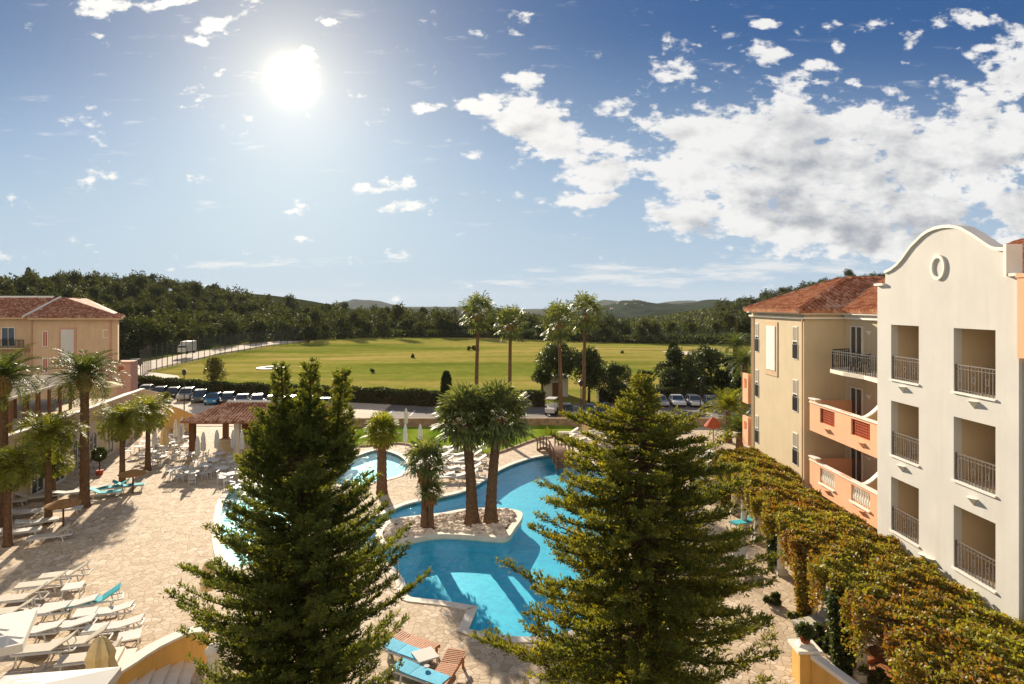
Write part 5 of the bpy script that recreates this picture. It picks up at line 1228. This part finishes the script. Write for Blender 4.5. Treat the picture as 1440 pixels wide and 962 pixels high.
b = MB(); b.bar((v.x + .15, v.y - .3, 1.0), (v.x + .75, v.y - 2.2, .95), .3, .14); o = b.build('rail', M['trim']); par(o, nr); b = MB(); b.bar((v.x + .15, v.y - .3, .45), (v.x + .75, v.y - 2.2, .43), .2, .9); o = b.build('low_wall', M['ochre']); par(o, nr)
pp = empty('potted_plant', (v.x, v.y, 1.3), 'small leafy plant in a pot on the white pier cap', 'plant'); b = MB(); b.lathe(0, 0, [(.13, 0), (.19, .22), (.17, .22)], 12); b.build('pot', M['basket'], pp); r = np.random.default_rng(3); d = nrm(r.normal(size=(500, 3))); np_mesh('foliage', leaves(d * .22 * r.random((500, 1)) ** .4 + np.array([0, 0, .35]), d + r.normal(size=(500, 3)) * .4, .14, .07, rng=r), 4, M['leaf'], pp)
# bridge over the narrows
br = empty('footbridge', A(782, 645), 'small brown wooden footbridge over the narrow neck of the pool', 'bridge')
a, c = A(768, 633), A(797, 660); a.z = c.z = .05; u = (c - a).normalized(); s = Vector((-u.y, u.x, 0)); Lb_ = (c - a).length
def arc(t): p = a.lerp(c, t); p.z = .08 + .75 * math.sin(PI * t); return p
b = MB()
for i in range(34): p = arc((i + .5) / 34); b.bar(p - s * .75, p + s * .75, .19, .05)
o = b.build('deck_boards', M['wood']); par(o, br)
for sg in (-1, 1):
    b = MB()
    for i in range(12): b.bar(arc(i / 12) + s * sg * .7 - Vector((0, 0, .1)), arc((i + 1) / 12) + s * sg * .7 - Vector((0, 0, .1)), .1, .16)
    o = b.build('side_beam', M['wood']); par(o, br); b = MB()
    for i in range(12): b.bar(arc(i / 12) + s * sg * .78 + Vector((0, 0, .9)), arc((i + 1) / 12) + s * sg * .78 + Vector((0, 0, .9)), .07, .08); b.bar(arc(i / 12) + s * sg * .78 + Vector((0, 0, .5)), arc((i + 1) / 12) + s * sg * .78 + Vector((0, 0, .5)), .04, .05)
    o = b.build('handrail', M['wood']); par(o, br)
    for i in range(7): b = MB(); p = arc(i / 6) + s * sg * .78; b.bar(p - Vector((0, 0, .15)), p + Vector((0, 0, 1.0)), .1); o = b.build('post', M['wood']); par(o, br)
# pool ladder rails
def ladder(px, py, ang, lab):
    root = empty('pool_handrail', A(px, py), lab, 'pool handrail', rz=ang)
    for y in (-.28, .28): b = MB(); b.tube([(-.35, y, 0), (-.35, y, .7), (-.2, y, .85), (.05, y, .85), (.25, y, .7), (.4, y, -.5)], .022, 6); b.build('rail', M['alu'], root)
    b = MB()
    for z in (-.2, -.42): b.bar((.36, -.28, z), (.36, .28, z), .06, .02)
    b.build('tread', M['alu'], root)
ladder(550, 800, .4, 'curved metal pool handrail at the left bend of the lower basin'); ladder(650, 686, -1.5, 'curved metal pool handrail on the far shore left of the island palms')
# ================================================================ cars
def car(col, kind, label):
    pm = plain('car_paint', col, .25, .02, 1, spec=.6); root = empty('parked_car', (0, 0, 0), label, 'car'); Lc, W, Hc = {'hatch': (3.9, 1.7, 1.48), 'sedan': (4.4, 1.76, 1.44), 'suv': (4.4, 1.85, 1.68), 'van': (4.8, 1.9, 2.0)}[kind]
    h = Lc / 2; bl = Hc * .56
    prof = [(-h, .32), (-h + .02, .62), (-h + .12, bl), (-h * .35 if kind != 'van' else -h * .6, bl + .06), (h * .93, bl + .04), (h, bl - .15), (h, .32)]
    b = MB(); b.prism(prof, [], lambda u, v, t: (u, t, v), -W / 2, W / 2); b.build('body', pm, root, bevel=.09)
    wb_, wt = (-h * .42, -.1) if kind != 'van' else (-h * .75, -h * .4)
    rb, rt = {'hatch': (h * .9, h * .72), 'sedan': (h * .72, h * .38), 'suv': (h * .93, h * .82), 'van': (h * .96, h * .9)}[kind]
    z0 = bl - .02; z1 = Hc - .06
    vs = [(wb_, -W * .47, z0), (rb, -W * .47, z0), (rb, W * .47, z0), (wb_, W * .47, z0), (wt, -W * .4, z1), (rt, -W * .4, z1), (rt, W * .4, z1), (wt, W * .4, z1)]
    b = MB(); b.add(vs, [(0, 3, 2, 1), (4, 5, 6, 7), (0, 1, 5, 4), (1, 2, 6, 5), (2, 3, 7, 6), (3, 0, 4, 7)]); gh = b.build('windows', M['glass'], root, bevel=.03)
    b = MB(); b.box((wt + rt) / 2, 0, z1 + .015, rt - wt + .06, W * .8, .06); b.build('roof', pm, root, bevel=.025)
    b = MB()
    for s_ in (-1, 1):
        b.bar((wb_, s_ * W * .465, z0), (wt, s_ * W * .405, z1), .06); b.bar((rb, s_ * W * .465, z0), (rt, s_ * W * .405, z1), .08); m = (wb_ + rb) / 2 + .1; b.bar((m, s_ * W * .472, z0), (m - .05, s_ * W * .407, z1), .07)
    b.build('pillars', pm, root)
    for x in (-h * .62, h * .6):
        for s_ in (-1, 1):
            b = MB(); b.tube([(x, s_ * (W / 2 - .17), .31), (x, s_ * (W / 2 + .01), .31)], .31, 16); wv = b.build('wheel', M['rubber'], root); b = MB(); b.tube([(x, s_ * (W / 2 - .02), .31), (x, s_ * (W / 2 + .018), .31)], .19, 12); b.build('rim', M['alu'], wv)
    for s_ in (-1, 1):
        b = MB(); b.box(-h - .0, s_ * W * .34, .66, .06, .34, .15); b.build('headlight', M['lamp'], root, bevel=.015)
        b = MB(); b.box(h + .0, s_ * W * .36, .72, .05, .26, .16); b.build('tail_light', M['basket'], root, bevel=.015)
        b = MB(); b.box(wb_ + .25, s_ * (W / 2 + .06), bl + .06, .1, .16, .12); b.build('mirror', pm, root)
    return root
cars = [(186, 552, (.02, .025, .03), 'hatch', 'black car at the left end of the car park row'), (205, 555, (.45, .44, .42), 'hatch', 'silver hatchback second from the left in the car park row'), (224, 558, (.06, .06, .07), 'hatch', 'dark grey car between silver hatchbacks in the car park'), (243, 559, (.035, .035, .04), 'hatch', 'black hatchback behind the lamp post'), (262, 562, (.38, .38, .37), 'suv', 'white car with dark windscreen by the lamp post'),
        (281, 565, (.05, .07, .075), 'suv', 'dark green-grey estate car right of the lamp post'), (300, 568, (.02, .18, .33), 'hatch', 'bright blue hatchback in the car park'), (320, 567, (.02, .02, .025), 'hatch', 'black car beside the young pale-trunked tree'), (341, 569, (.5, .5, .52), 'sedan', 'silver saloon right of the young tree'), (362, 570, (.04, .04, .12), 'hatch', 'dark violet-blue hatchback behind the pavilion roof'), (384, 571, (.38, .38, .37), 'sedan', 'pale car behind the right half of the pavilion roof'),
        (456, 575, (.38, .38, .37), 'sedan', 'white car glimpsed through the tips of the dark conifer'), (405, 573, (.3, .3, .3), 'hatch', 'grey car hidden behind the top of the dark conifer'), (432, 574, (.3, .05, .04), 'hatch', 'dark red car behind the top of the dark conifer'),
        (796, 585, (.08, .08, .1), 'hatch', 'dark car under the skyline palms left of its neighbour'), (826, 584, (.3, .3, .3), 'sedan', 'grey car under the rightmost skyline palm'), (850, 584, (.05, .05, .06), 'hatch', 'dark car at the left fringe of the golden conifer'),
        (904, 570, (.4, .4, .4), 'sedan', 'white car leftmost of those under the dark round trees'), (928, 571, (.3, .3, .33), 'hatch', 'silver car second of those under the dark round trees'), (952, 570, (.5, .52, .58), 'sedan', 'pale blue-grey car third of those under the dark round trees'), (976, 571, (.45, .45, .45), 'hatch', 'white hatchback fourth of those under the dark round trees'), (1000, 571, (.35, .36, .4), 'sedan', 'grey car rightmost of those under the dark round trees')]
for px, py, c, k_, lab in cars:
    o = car(c, k_, lab); v = A(px, py); o.location = (v.x, v.y, .035); o.rotation_euler = (0, 0, PI / 2 + random.uniform(-.08, .08) + (.25 if px < 400 else 0)); o.scale = (.87, .87, .87); o['group'] = 'cars parked behind the resort'
gc_ = empty('golf_cart', (*P(776, 583), .035), 'small white golf cart under the trees beside the small hut', 'golf cart', rz=1.3)
b = MB(); b.prism([(-1.1, .3), (-1.15, .75), (-.7, .85), (-.6, .45), (-.1, .45), (-.05, .8), (.5, .8), (.6, 1.2), (.7, 1.2), (.75, .8), (1.1, .8), (1.1, .3)], [], lambda u, v, t: (u, t, v), -.55, .55); b.build('body', M['plastic'], gc_, bevel=.03)
b = MB(); b.box(-.1, 0, 1.85, 1.7, 1.15, .07); b.build('roof', M['plastic'], gc_, bevel=.02)
for x in (-.75, .6):
    for y in (-.5, .5): b = MB(); b.bar((x, y, .8), (x * .95, y, 1.82), .04); b.build('roof_post', M['dark'], gc_); b = MB(); b.tube([(x, y * .9, .23), (x, y * 1.18, .23)], .23, 12); b.build('wheel', M['rubber'], gc_)
o = car((.02, .02, .02), 'hatch', 'black car driving on the pale road by the netting fence'); o.location = (-72.2, 122, gz(-72.2, 122) + .85); o['group'] = 'vehicles on the pale road'; o.rotation_euler = (0, 0, 1.7)
o.location.z = .55
# lorry
lr = empty('box_lorry', (0, 0, 0), 'small white box lorry coming down the pale road', 'lorry')
b = MB(); b.box(.6, 0, 1.75, 3.6, 2.1, 2.3); b.build('cargo_box', M['plastic'], lr); b = MB(); b.prism([(-1.25, .5), (-2.7, .5), (-2.75, 1.3), (-2.3, 2.1), (-1.25, 2.2)], [], lambda u, v, t: (u, t, v), -.95, .95); b.build('cab', M['plastic'], lr, bevel=.05)
b = MB(); b.box(-2.56, 0, 1.65, .1, 1.6, .6); b.build('windscreen', M['glass'], lr); b = MB(); b.box(-.2, 0, .5, 4.8, 1.6, .2); b.build('chassis', M['dark'], lr)
for x in (-2, 1.5):
    for s_ in (-1, 1): b = MB(); b.tube([(x, s_ * .7, .42), (x, s_ * .98, .42)], .42, 14); b.build('wheel', M['rubber'], lr)
lr.location = (-76.6, 151, .9); lr.rotation_euler = (0, 0, 1.6)
# netting fence
fe = empty('netting_fence', (-67, 112, 0), 'tall see-through netting fence on slim poles along the pale road', 'fence')
fl = [(-61.5, 106), (-66.6, 118), (-71.3, 140), (-74.0, 165), (-72.8, 190), (-68.5, 207)]; fpts = []
for (a, c, n_) in zip(fl, fl[1:], (5, 7, 7, 7, 5)): fpts += [(a[0] + (c[0] - a[0]) * i / n_, a[1] + (c[1] - a[1]) * i / n_) for i in range(n_)]
fpts.append(fl[-1])
for x, y in fpts: b = MB(); b.tube([(x, y, -.3), (x, y, 4.9)], .07, 6); o = b.build('post', M['dark']); par(o, fe)
for (a, c) in zip(fpts, fpts[1:]):
    b = MB(); b.add([(*a, .3), (*c, .3), (*c, 4.7), (*a, 4.7)], [(0, 1, 2, 3)]); o = b.build('net_panel', M['net'], recalc=False); par(o, fe)
# lamp posts
def lamp_post(v, h, lab):
    root = empty('lamp_post', v, lab, 'street lamp'); b = MB(); b.tube([(0, 0, 0), (0, 0, h)], [.07, .045], 8); b.build('pole', M['dark'], root); b = MB(); b.lathe(0, 0, [(.09, h), (.2, h + .12), (.22, h + .45), (.28, h + .5), (.06, h + .68)], 10); b.build('lantern', M['dark'], root); b = MB(); b.lathe(0, 0, [(.16, 0), (.16, .3), (.08, .4)], 8); b.build('base', M['dark'], root)
lamp_post(A(259, 586), 4.6, 'black lamp post at the car park between the parked cars'); lamp_post(A(817, 590), 3.6, 'pale lamp post under the roadside trees'); lamp_post(A(985, 588), 3.8, 'lamp post in front of the dark round trees')
# hut
ht = empty('garden_hut', A(778, 576), 'small flat-roofed white hut under the roadside trees', 'hut'); v = Vector((5.9, 88, 0))
b = MB(); b.box(v.x, v.y, 1.3, 3.4, 3, 2.6); o = b.build('wall', M['white']); par(o, ht); b = MB(); b.box(v.x, v.y, 2.68, 3.8, 3.4, .16); o = b.build('roof', M['coping']); par(o, ht); b = MB(); b.box(v.x, v.y - 1.51, .95, .9, .04, 1.9); o = b.build('door', M['wood']); par(o, ht)
# brown umbrellas/tables beyond the pergola
def tri_canopy(px, py, lab):
    v = A(px, py); root = empty('thatched_parasol', v, lab, 'parasol'); b = MB(); b.tube([(0, 0, 0), (0, 0, 2.5)], .05, 6); b.build('pole', M['wood'], root); b = MB(); b.lathe(0, 0, [(.75, 1.7), (.8, 1.8), (.4, 2.3), (.05, 2.6)], 12); b.build('canopy', M['basket'], root)
tri_canopy(1003, 628, 'rust-coloured parasol on the terrace before the cream wing'); tri_canopy(970, 558, 'rust-coloured parasol among the parked cars under round trees')
def dark_parasol(px, py, lab):
    v = A(px, py); root = empty('mushroom_parasol', v, lab, 'parasol'); b = MB(); b.tube([(0, 0, 0), (0, 0, 1.5)], .05, 6); b.build('pole', M['wood'], root); b = MB(); b.lathe(0, 0, [(.85, 1.25), (.9, 1.32), (.4, 1.5), (.05, 1.58)], 12); b.build('canopy', M['pthatch'], root)
dark_parasol(89, 742, 'low brown mushroom parasol between the left palms'); dark_parasol(187, 694, 'low brown mushroom parasol beside the teal loungers')
v = AY(141, 538, 66); root = empty('terrace_parasol', (v.x, v.y, 3.0), 'open pale parasol on the upper terrace behind the tall date palm', 'parasol'); b = MB(); b.tube([(0, 0, -3), (0, 0, v.z - 3)], .05, 6); b.build('pole', M['plastic'], root); b = MB(); b.lathe(0, 0, [(2.1, v.z - 3.45), (2.15, v.z - 3.35), (1.1, v.z - 3.0), (.05, v.z - 2.8)], 8); b.build('canopy', M['beigecanvas'], root)
# village on the far hill
vh = [(868, 424, 1450), (876, 422.5, 1480), (884, 421.5, 1480), (891, 421, 1480), (899, 421.5, 1480), (907, 423, 1480), (881, 426, 1420), (893, 426, 1420), (903, 428, 1400), (860, 432, 1350), (919, 449, 560), (926, 447.5, 565), (933, 449, 560), (938, 448, 570)]
for i, (px, py, Yv) in enumerate(vh):
    v = AY(px, py + 2.0, Yv); w = Yv / F * random.uniform(1.8, 3.2); root = empty('village_house', v, ('distant white hillside house in the cluster on the far hill' if Yv > 1000 else 'small pale house beyond the trees right of the range'), 'house', 'white houses on the far hill' if Yv > 1000 else 'pale houses beyond the range')
    b = MB(); b.box(0, 0, 0, w * 1.3, w * .7, w * .8); b.build('wall', M['white'], root); b = MB(); z = w * .4; b.add([(-w * .7, -w * .4, z), (w * .7, -w * .4, z), (w * .7, w * .4, z), (-w * .7, w * .4, z), (-w * .65, 0, z + w * .22), (w * .65, 0, z + w * .22)], [(0, 3, 2, 1), (0, 1, 5, 4), (2, 3, 4, 5), (0, 4, 3), (1, 2, 5)]); b.build('roof', M['tile'], root)
for p in (white_l, tealf_l, teal_l, flat_l, teak_l, st, tb, ch, dch, cp_, cb_): p.done()
BACK_FILL = .95
# ================================================================ sky, sun, haze, camera
w = bpy.data.worlds.new('World'); SC.world = w; w.use_nodes = True; nt = w.node_tree; nt.nodes.clear()
out = N(nt, 'ShaderNodeOutputWorld'); bg = N(nt, 'ShaderNodeBackground'); L(nt, bg.outputs[0], out.inputs[0])
sky = N(nt, 'ShaderNodeTexSky', sky_type='NISHITA'); sky.sun_disc = False; sky.sun_elevation = SUN_EL; sky.sun_rotation = SUN_AZ; sky.air_density = SKY_AIR; sky.dust_density = SKY_DUST; sky.ozone_density = SKY_OZ; sky.altitude = 50
tc = N(nt, 'ShaderNodeTexCoord'); D = tc.outputs['Generated']
sp = N(nt, 'ShaderNodeSeparateXYZ'); L(nt, D, sp.inputs[0])
yy = mth(nt, 'MAXIMUM', mth(nt, 'ABSOLUTE', sp.outputs[1]), .12)
U = mth(nt, 'DIVIDE', sp.outputs[0], yy); V = mth(nt, 'DIVIDE', sp.outputs[2], yy)
uv = N(nt, 'ShaderNodeCombineXYZ'); L(nt, U, uv.inputs[0]); L(nt, V, uv.inputs[1])
# warp for ragged outlines
wn = N(nt, 'ShaderNodeTexNoise'); wn.inputs['Scale'].default_value = 7; wn.inputs['Detail'].default_value = 4; L(nt, uv.outputs[0], wn.inputs['Vector'])
ws = N(nt, 'ShaderNodeVectorMath', operation='MULTIPLY_ADD'); L(nt, wn.outputs['Color'], ws.inputs[0]); ws.inputs[1].default_value = (.09, .05, 0); L(nt, uv.outputs[0], ws.inputs[2])
wsub = N(nt, 'ShaderNodeVectorMath', operation='SUBTRACT'); L(nt, ws.outputs[0], wsub.inputs[0]); wsub.inputs[1].default_value = (.045, .025, 0); W_ = wsub.outputs[0]
def blob(px, py, rx, ry, rot=0.0, amp=1.0, src=W_):
    m = N(nt, 'ShaderNodeMapping'); m.vector_type = 'TEXTURE'; m.inputs['Location'].default_value = ((px - CX) / F, (HY - py) / F, 0); m.inputs['Rotation'].default_value = (0, 0, math.radians(rot)); m.inputs['Scale'].default_value = (rx / F, ry / F, 1); L(nt, src, m.inputs[0])
    l = N(nt, 'ShaderNodeVectorMath', operation='LENGTH'); L(nt, m.outputs[0], l.inputs[0])
    mr = N(nt, 'ShaderNodeMapRange'); mr.interpolation_type = 'SMOOTHSTEP'; L(nt, l.outputs['Value'], mr.inputs[0]); mr.inputs[1].default_value = 0.25; mr.inputs[2].default_value = 1.3; mr.inputs[3].default_value = amp; mr.inputs[4].default_value = 0; return mr.outputs[0]
def union(bs):
    o = bs[0]
    for q in bs[1:]: o = mth(nt, 'MAXIMUM', o, q)
    return o
big = union([blob(1130, 220, 270, 95, 0, 1.0), blob(1010, 190, 130, 60, 0, .95), blob(1340, 210, 200, 95, 4, 1.0), blob(1180, 300, 310, 72, -6, 1.0), blob(1300, 350, 220, 38, -4, 1.05), blob(1430, 105, 55, 40, 20, .9), blob(765, 180, 105, 55, -20, .9), blob(830, 240, 75, 40, -25, .8), blob(640, 150, 75, 14, -8, .66), blob(820, 283, 110, 16, -2, .72), blob(960, 310, 120, 30, -14, .8), blob(1480, 300, 120, 90, 0, 1)])
puffs = union([blob(x, y, a, b_, r, s) for x, y, a, b_, r, s in [(533, 264, 60, 16, 5, .62), (560, 294, 40, 12, 0, .68), (470, 25, 38, 11, -10, .66), (150, 6, 52, 20, 0, .7), (250, 3, 50, 12, 0, .68), (305, 38, 45, 12, 18, .58), (127, 43, 24, 7, -10, .55), (272, 60, 34, 9, -25, .55), (314, 97, 18, 7, 20, .56), (350, 103, 26, 6, 0, .52), (428, 66, 17, 9, -30, .5), (945, 82, 55, 36, 20, .62), (1005, 92, 40, 20, -20, .58), (1070, 72, 62, 28, -25, .7), (1120, 118, 60, 22, 5, .68), (1070, 33, 40, 14, 0, .55), (1150, 95, 28, 22, 0, .6), (1360, 28, 55, 26, -15, .7), (1420, 60, 60, 40, 20, .7), (1175, 70, 20, 18, 0, .5), (1275, 60, 50, 20, 20, .52), (655, 218, 22, 12, 10, .55), (268, 192, 42, 10, -25, .48), (1190, 128, 22, 16, 0, .5), (738, 112, 40, 14, 0, .54), (862, 212, 40, 16, 0, .58), (865, 150, 50, 22, 0, .58), (415, 333, 16, 5, 0, .5), (720, 22, 60, 10, 0, .45), (1270, 125, 70, 16, 0, .55)]])
streak = union([blob(400, 370, 150, 10, 2, .62, uv.outputs[0]), blob(900, 392, 330, 13, 1, .74, uv.outputs[0]), blob(1050, 380, 260, 20, 2, .8, uv.outputs[0]), blob(720, 397, 120, 6, 0, .7, uv.outputs[0]), blob(820, 378, 110, 10, 0, .6, uv.outputs[0])])
def fbm(vec, sc, det=9, ro=.58):
    return noise(nt, vec, sc, det, ro)
st2 = N(nt, 'ShaderNodeMapping'); st2.inputs['Scale'].default_value = (1, 1.7, 1); L(nt, uv.outputs[0], st2.inputs[0]); Q = st2.outputs[0]
n_a = fbm(Q, 13, 10, .6); n_c = fbm(Q, 34, 6, .6)
n1 = mth(nt, 'MULTIPLY_ADD', mth(nt, 'SUBTRACT', mth(nt, 'ADD', mth(nt, 'MULTIPLY', n_a, .7), mth(nt, 'MULTIPLY', n_c, .3)), .5), 3.1, .5)
off = N(nt, 'ShaderNodeMapping'); off.inputs['Location'].default_value = (-.012, .022, 0); L(nt, Q, off.inputs[0])
n_b = fbm(off.outputs[0], 13, 10, .6); n_t = fbm(off.outputs[0], 8, 7, .55)
den = mth(nt, 'ADD', mth(nt, 'MAXIMUM', mth(nt, 'MULTIPLY', big, .74), mth(nt, 'MULTIPLY', puffs, .68)), n1)
mr = N(nt, 'ShaderNodeMapRange'); mr.interpolation_type = 'SMOOTHSTEP'; L(nt, den, mr.inputs[0]); mr.inputs[1].default_value = .74; mr.inputs[2].default_value = 1.02; cov = mr.outputs[0]
st3 = N(nt, 'ShaderNodeMapping'); st3.inputs['Scale'].default_value = (1, 6, 1); L(nt, uv.outputs[0], st3.inputs[0]); n_s = mth(nt, 'MULTIPLY_ADD', mth(nt, 'SUBTRACT', fbm(st3.outputs[0], 9, 9, .65), .5), 2.2, .5)
mr2 = N(nt, 'ShaderNodeMapRange'); mr2.interpolation_type = 'SMOOTHSTEP'; L(nt, mth(nt, 'ADD', mth(nt, 'MULTIPLY', streak, .6), n_s), mr2.inputs[0]); mr2.inputs[1].default_value = .68; mr2.inputs[2].default_value = 1.2; mr2.inputs[4].default_value = .85
thick = N(nt, 'ShaderNodeMapRange'); thick.interpolation_type = 'SMOOTHSTEP'; L(nt, mth(nt, 'ADD', mth(nt, 'MULTIPLY', big, .55), n_t), thick.inputs[0]); thick.inputs[1].default_value = .84; thick.inputs[2].default_value = 1.16
relief = mth(nt, 'MULTIPLY', mth(nt, 'SUBTRACT', n_a, n_b), 1.5)
low = N(nt, 'ShaderNodeMapRange'); L(nt, V, low.inputs[0]); low.inputs[1].default_value = .33; low.inputs[2].default_value = .08
sh = mth(nt, 'ADD', mth(nt, 'SUBTRACT', mth(nt, 'MULTIPLY', thick.outputs[0], mth(nt, 'MULTIPLY_ADD', low.outputs[0], .55, .30)), relief), 0.0, clamp=True)
K = CLOUD
ccol = ramp(nt, sh, [(0, tuple(K * c for c in (1.0, .99, .98))), (.35, tuple(K * c for c in (.80, .80, .80))), (.7, tuple(K * c for c in (.52, .54, .58))), (1, tuple(K * c for c in (.36, .39, .45)))])
# sun bloom: brightness falls with the angle from the sun
dt = N(nt, 'ShaderNodeVectorMath', operation='DOT_PRODUCT'); L(nt, D, dt.inputs[0]); dt.inputs[1].default_value = SUN
ang = mth(nt, 'ARCCOSINE', mth(nt, 'MINIMUM', dt.outputs['Value'], .999999))
def gl(width, amp, pw=1.0): return mth(nt, 'MULTIPLY', mth(nt, 'EXPONENT', mth(nt, 'MULTIPLY', mth(nt, 'POWER', mth(nt, 'DIVIDE', ang, width), pw), -1.0)), amp)
lz = lambda w_, a_: mth(nt, 'DIVIDE', a_, mth(nt, 'ADD', 1.0, mth(nt, 'POWER', mth(nt, 'DIVIDE', ang, w_), 2.0)))
glow = mth(nt, 'ADD', gl(.010, 10 * K, 1.1), gl(.14, 1.02 * K, 1.0))
hs = N(nt, 'ShaderNodeHueSaturation'); hs.inputs['Saturation'].default_value = SKY_SAT; hs.inputs['Hue'].default_value = SKY_HUE; hs.inputs['Value'].default_value = 1.0; L(nt, sky.outputs[0], hs.inputs['Color'])
dv = N(nt, 'ShaderNodeVectorMath', operation='SCALE'); dv.inputs[3].default_value = 1 / K; L(nt, hs.outputs[0], dv.inputs[0])
gm0 = N(nt, 'ShaderNodeGamma'); gm0.inputs[1].default_value = 2.1; L(nt, dv.outputs[0], gm0.inputs[0])
bwn = N(nt, 'ShaderNodeRGBToBW'); L(nt, gm0.outputs[0], bwn.inputs[0])
lumn = mth(nt, 'MULTIPLY', bwn.outputs[0], .63)
rc = ramp(nt, lumn, [(0, (.022, .085, .26)), (.12, (.046, .135, .335)), (.37, (.20, .35, .60)), (.67, (.36, .54, .74)), (1, (.52, .68, .82))])
gm = N(nt, 'ShaderNodeVectorMath', operation='SCALE'); gm.inputs[3].default_value = 7.9; L(nt, rc, gm.inputs[0])
c = mixc(nt, 1.0, gm.outputs[0], (glow_tint := (1.0, .97, .93)), 'MULTIPLY') if False else gm.outputs[0]
hz = N(nt, 'ShaderNodeMapRange'); hz.interpolation_type = 'SMOOTHSTEP'; L(nt, V, hz.inputs[0]); hz.inputs[1].default_value = .46; hz.inputs[2].default_value = -.02; hz.inputs[4].default_value = .93
c = mixc(nt, hz.outputs[0], c, tuple(K * q for q in (.50, .65, .79)))
c = mixc(nt, mth(nt, 'MULTIPLY', mr2.outputs[0], .8), c, tuple(K * q for q in (1.0, .98, .95)))
c = mixc(nt, mth(nt, 'MULTIPLY', cov, .96), c, ccol)
gc = N(nt, 'ShaderNodeCombineColor'); L(nt, glow, gc.inputs[0]); L(nt, mth(nt, 'MULTIPLY', glow, .86), gc.inputs[1]); L(nt, mth(nt, 'MULTIPLY', glow, .55), gc.inputs[2])
c = mixc(nt, 1.0, c, gc.outputs[0], 'ADD')
# bright cloud added to the unseen sky behind the camera, to fill the shade
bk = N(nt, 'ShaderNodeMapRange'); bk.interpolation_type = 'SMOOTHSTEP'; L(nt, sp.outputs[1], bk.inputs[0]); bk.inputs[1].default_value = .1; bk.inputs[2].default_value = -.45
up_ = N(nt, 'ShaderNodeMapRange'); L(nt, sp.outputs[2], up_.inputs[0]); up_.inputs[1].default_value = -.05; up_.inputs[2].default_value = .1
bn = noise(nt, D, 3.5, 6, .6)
bc = ramp(nt, bn, [(.35, tuple(BACK_FILL * K * q for q in (.70, .70, .72))), (.6, tuple(BACK_FILL * K * q for q in (1.15, 1.05, .9)))])
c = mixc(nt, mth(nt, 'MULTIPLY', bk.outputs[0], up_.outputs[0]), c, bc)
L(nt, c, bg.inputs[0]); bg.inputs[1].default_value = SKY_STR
w.cycles.sampling_method = 'MANUAL'; w.cycles.sample_map_resolution = 512

sd = bpy.data.lights.new('sun', 'SUN'); sd.energy = SUN_E; sd.angle = math.radians(.53); sd.color = (1, .87, .68)
so = bpy.data.objects.new('sun', sd); COL.objects.link(so); so.rotation_euler = SUN.to_track_quat('Z', 'Y').to_euler(); so.location = (0, 0, 100)
if HAZE > 0:
    m, nt, out = new_mat('haze'); pv = N(nt, 'ShaderNodeVolumePrincipled'); pv.inputs['Density'].default_value = HAZE; pv.inputs['Color'].default_value = (.88, .92, 1, 1); pv.inputs['Anisotropy'].default_value = 0; L(nt, pv.outputs[0], out.inputs['Volume'])
    b = MB(); b.box(0, 3000, 30, 6600, 6300, 175); o = b.build('haze', m); o['kind'] = 'stuff'; m.cycles.homogeneous_volume = True
cam = bpy.data.cameras.new('camera'); co = bpy.data.objects.new('camera', cam); COL.objects.link(co); SC.camera = co
co.location = (0, 0, CAMH); co.rotation_euler = (PI / 2, 0, 0); cam.sensor_width = 36; cam.lens = F / 1440 * 36; cam.shift_y = -(481 - HY) / 1440; cam.clip_start = .1; cam.clip_end = 20000
SC.view_settings.view_transform = 'Standard'; SC.view_settings.look = 'None'; SC.view_settings.exposure = EXPO; SC.view_settings.gamma = 1; SC.view_settings.use_curve_mapping = False
SC.render.engine = 'CYCLES'; SC.cycles.max_bounces = 8; SC.cycles.transparent_max_bounces = 24; SC.cycles.diffuse_bounces = 5; SC.cycles.glossy_bounces = 3; SC.cycles.transmission_bounces = 3; SC.cycles.volume_bounces = 0
SC.cycles.use_denoising = True; SC.cycles.caustics_reflective = False; SC.cycles.sample_clamp_indirect = 8
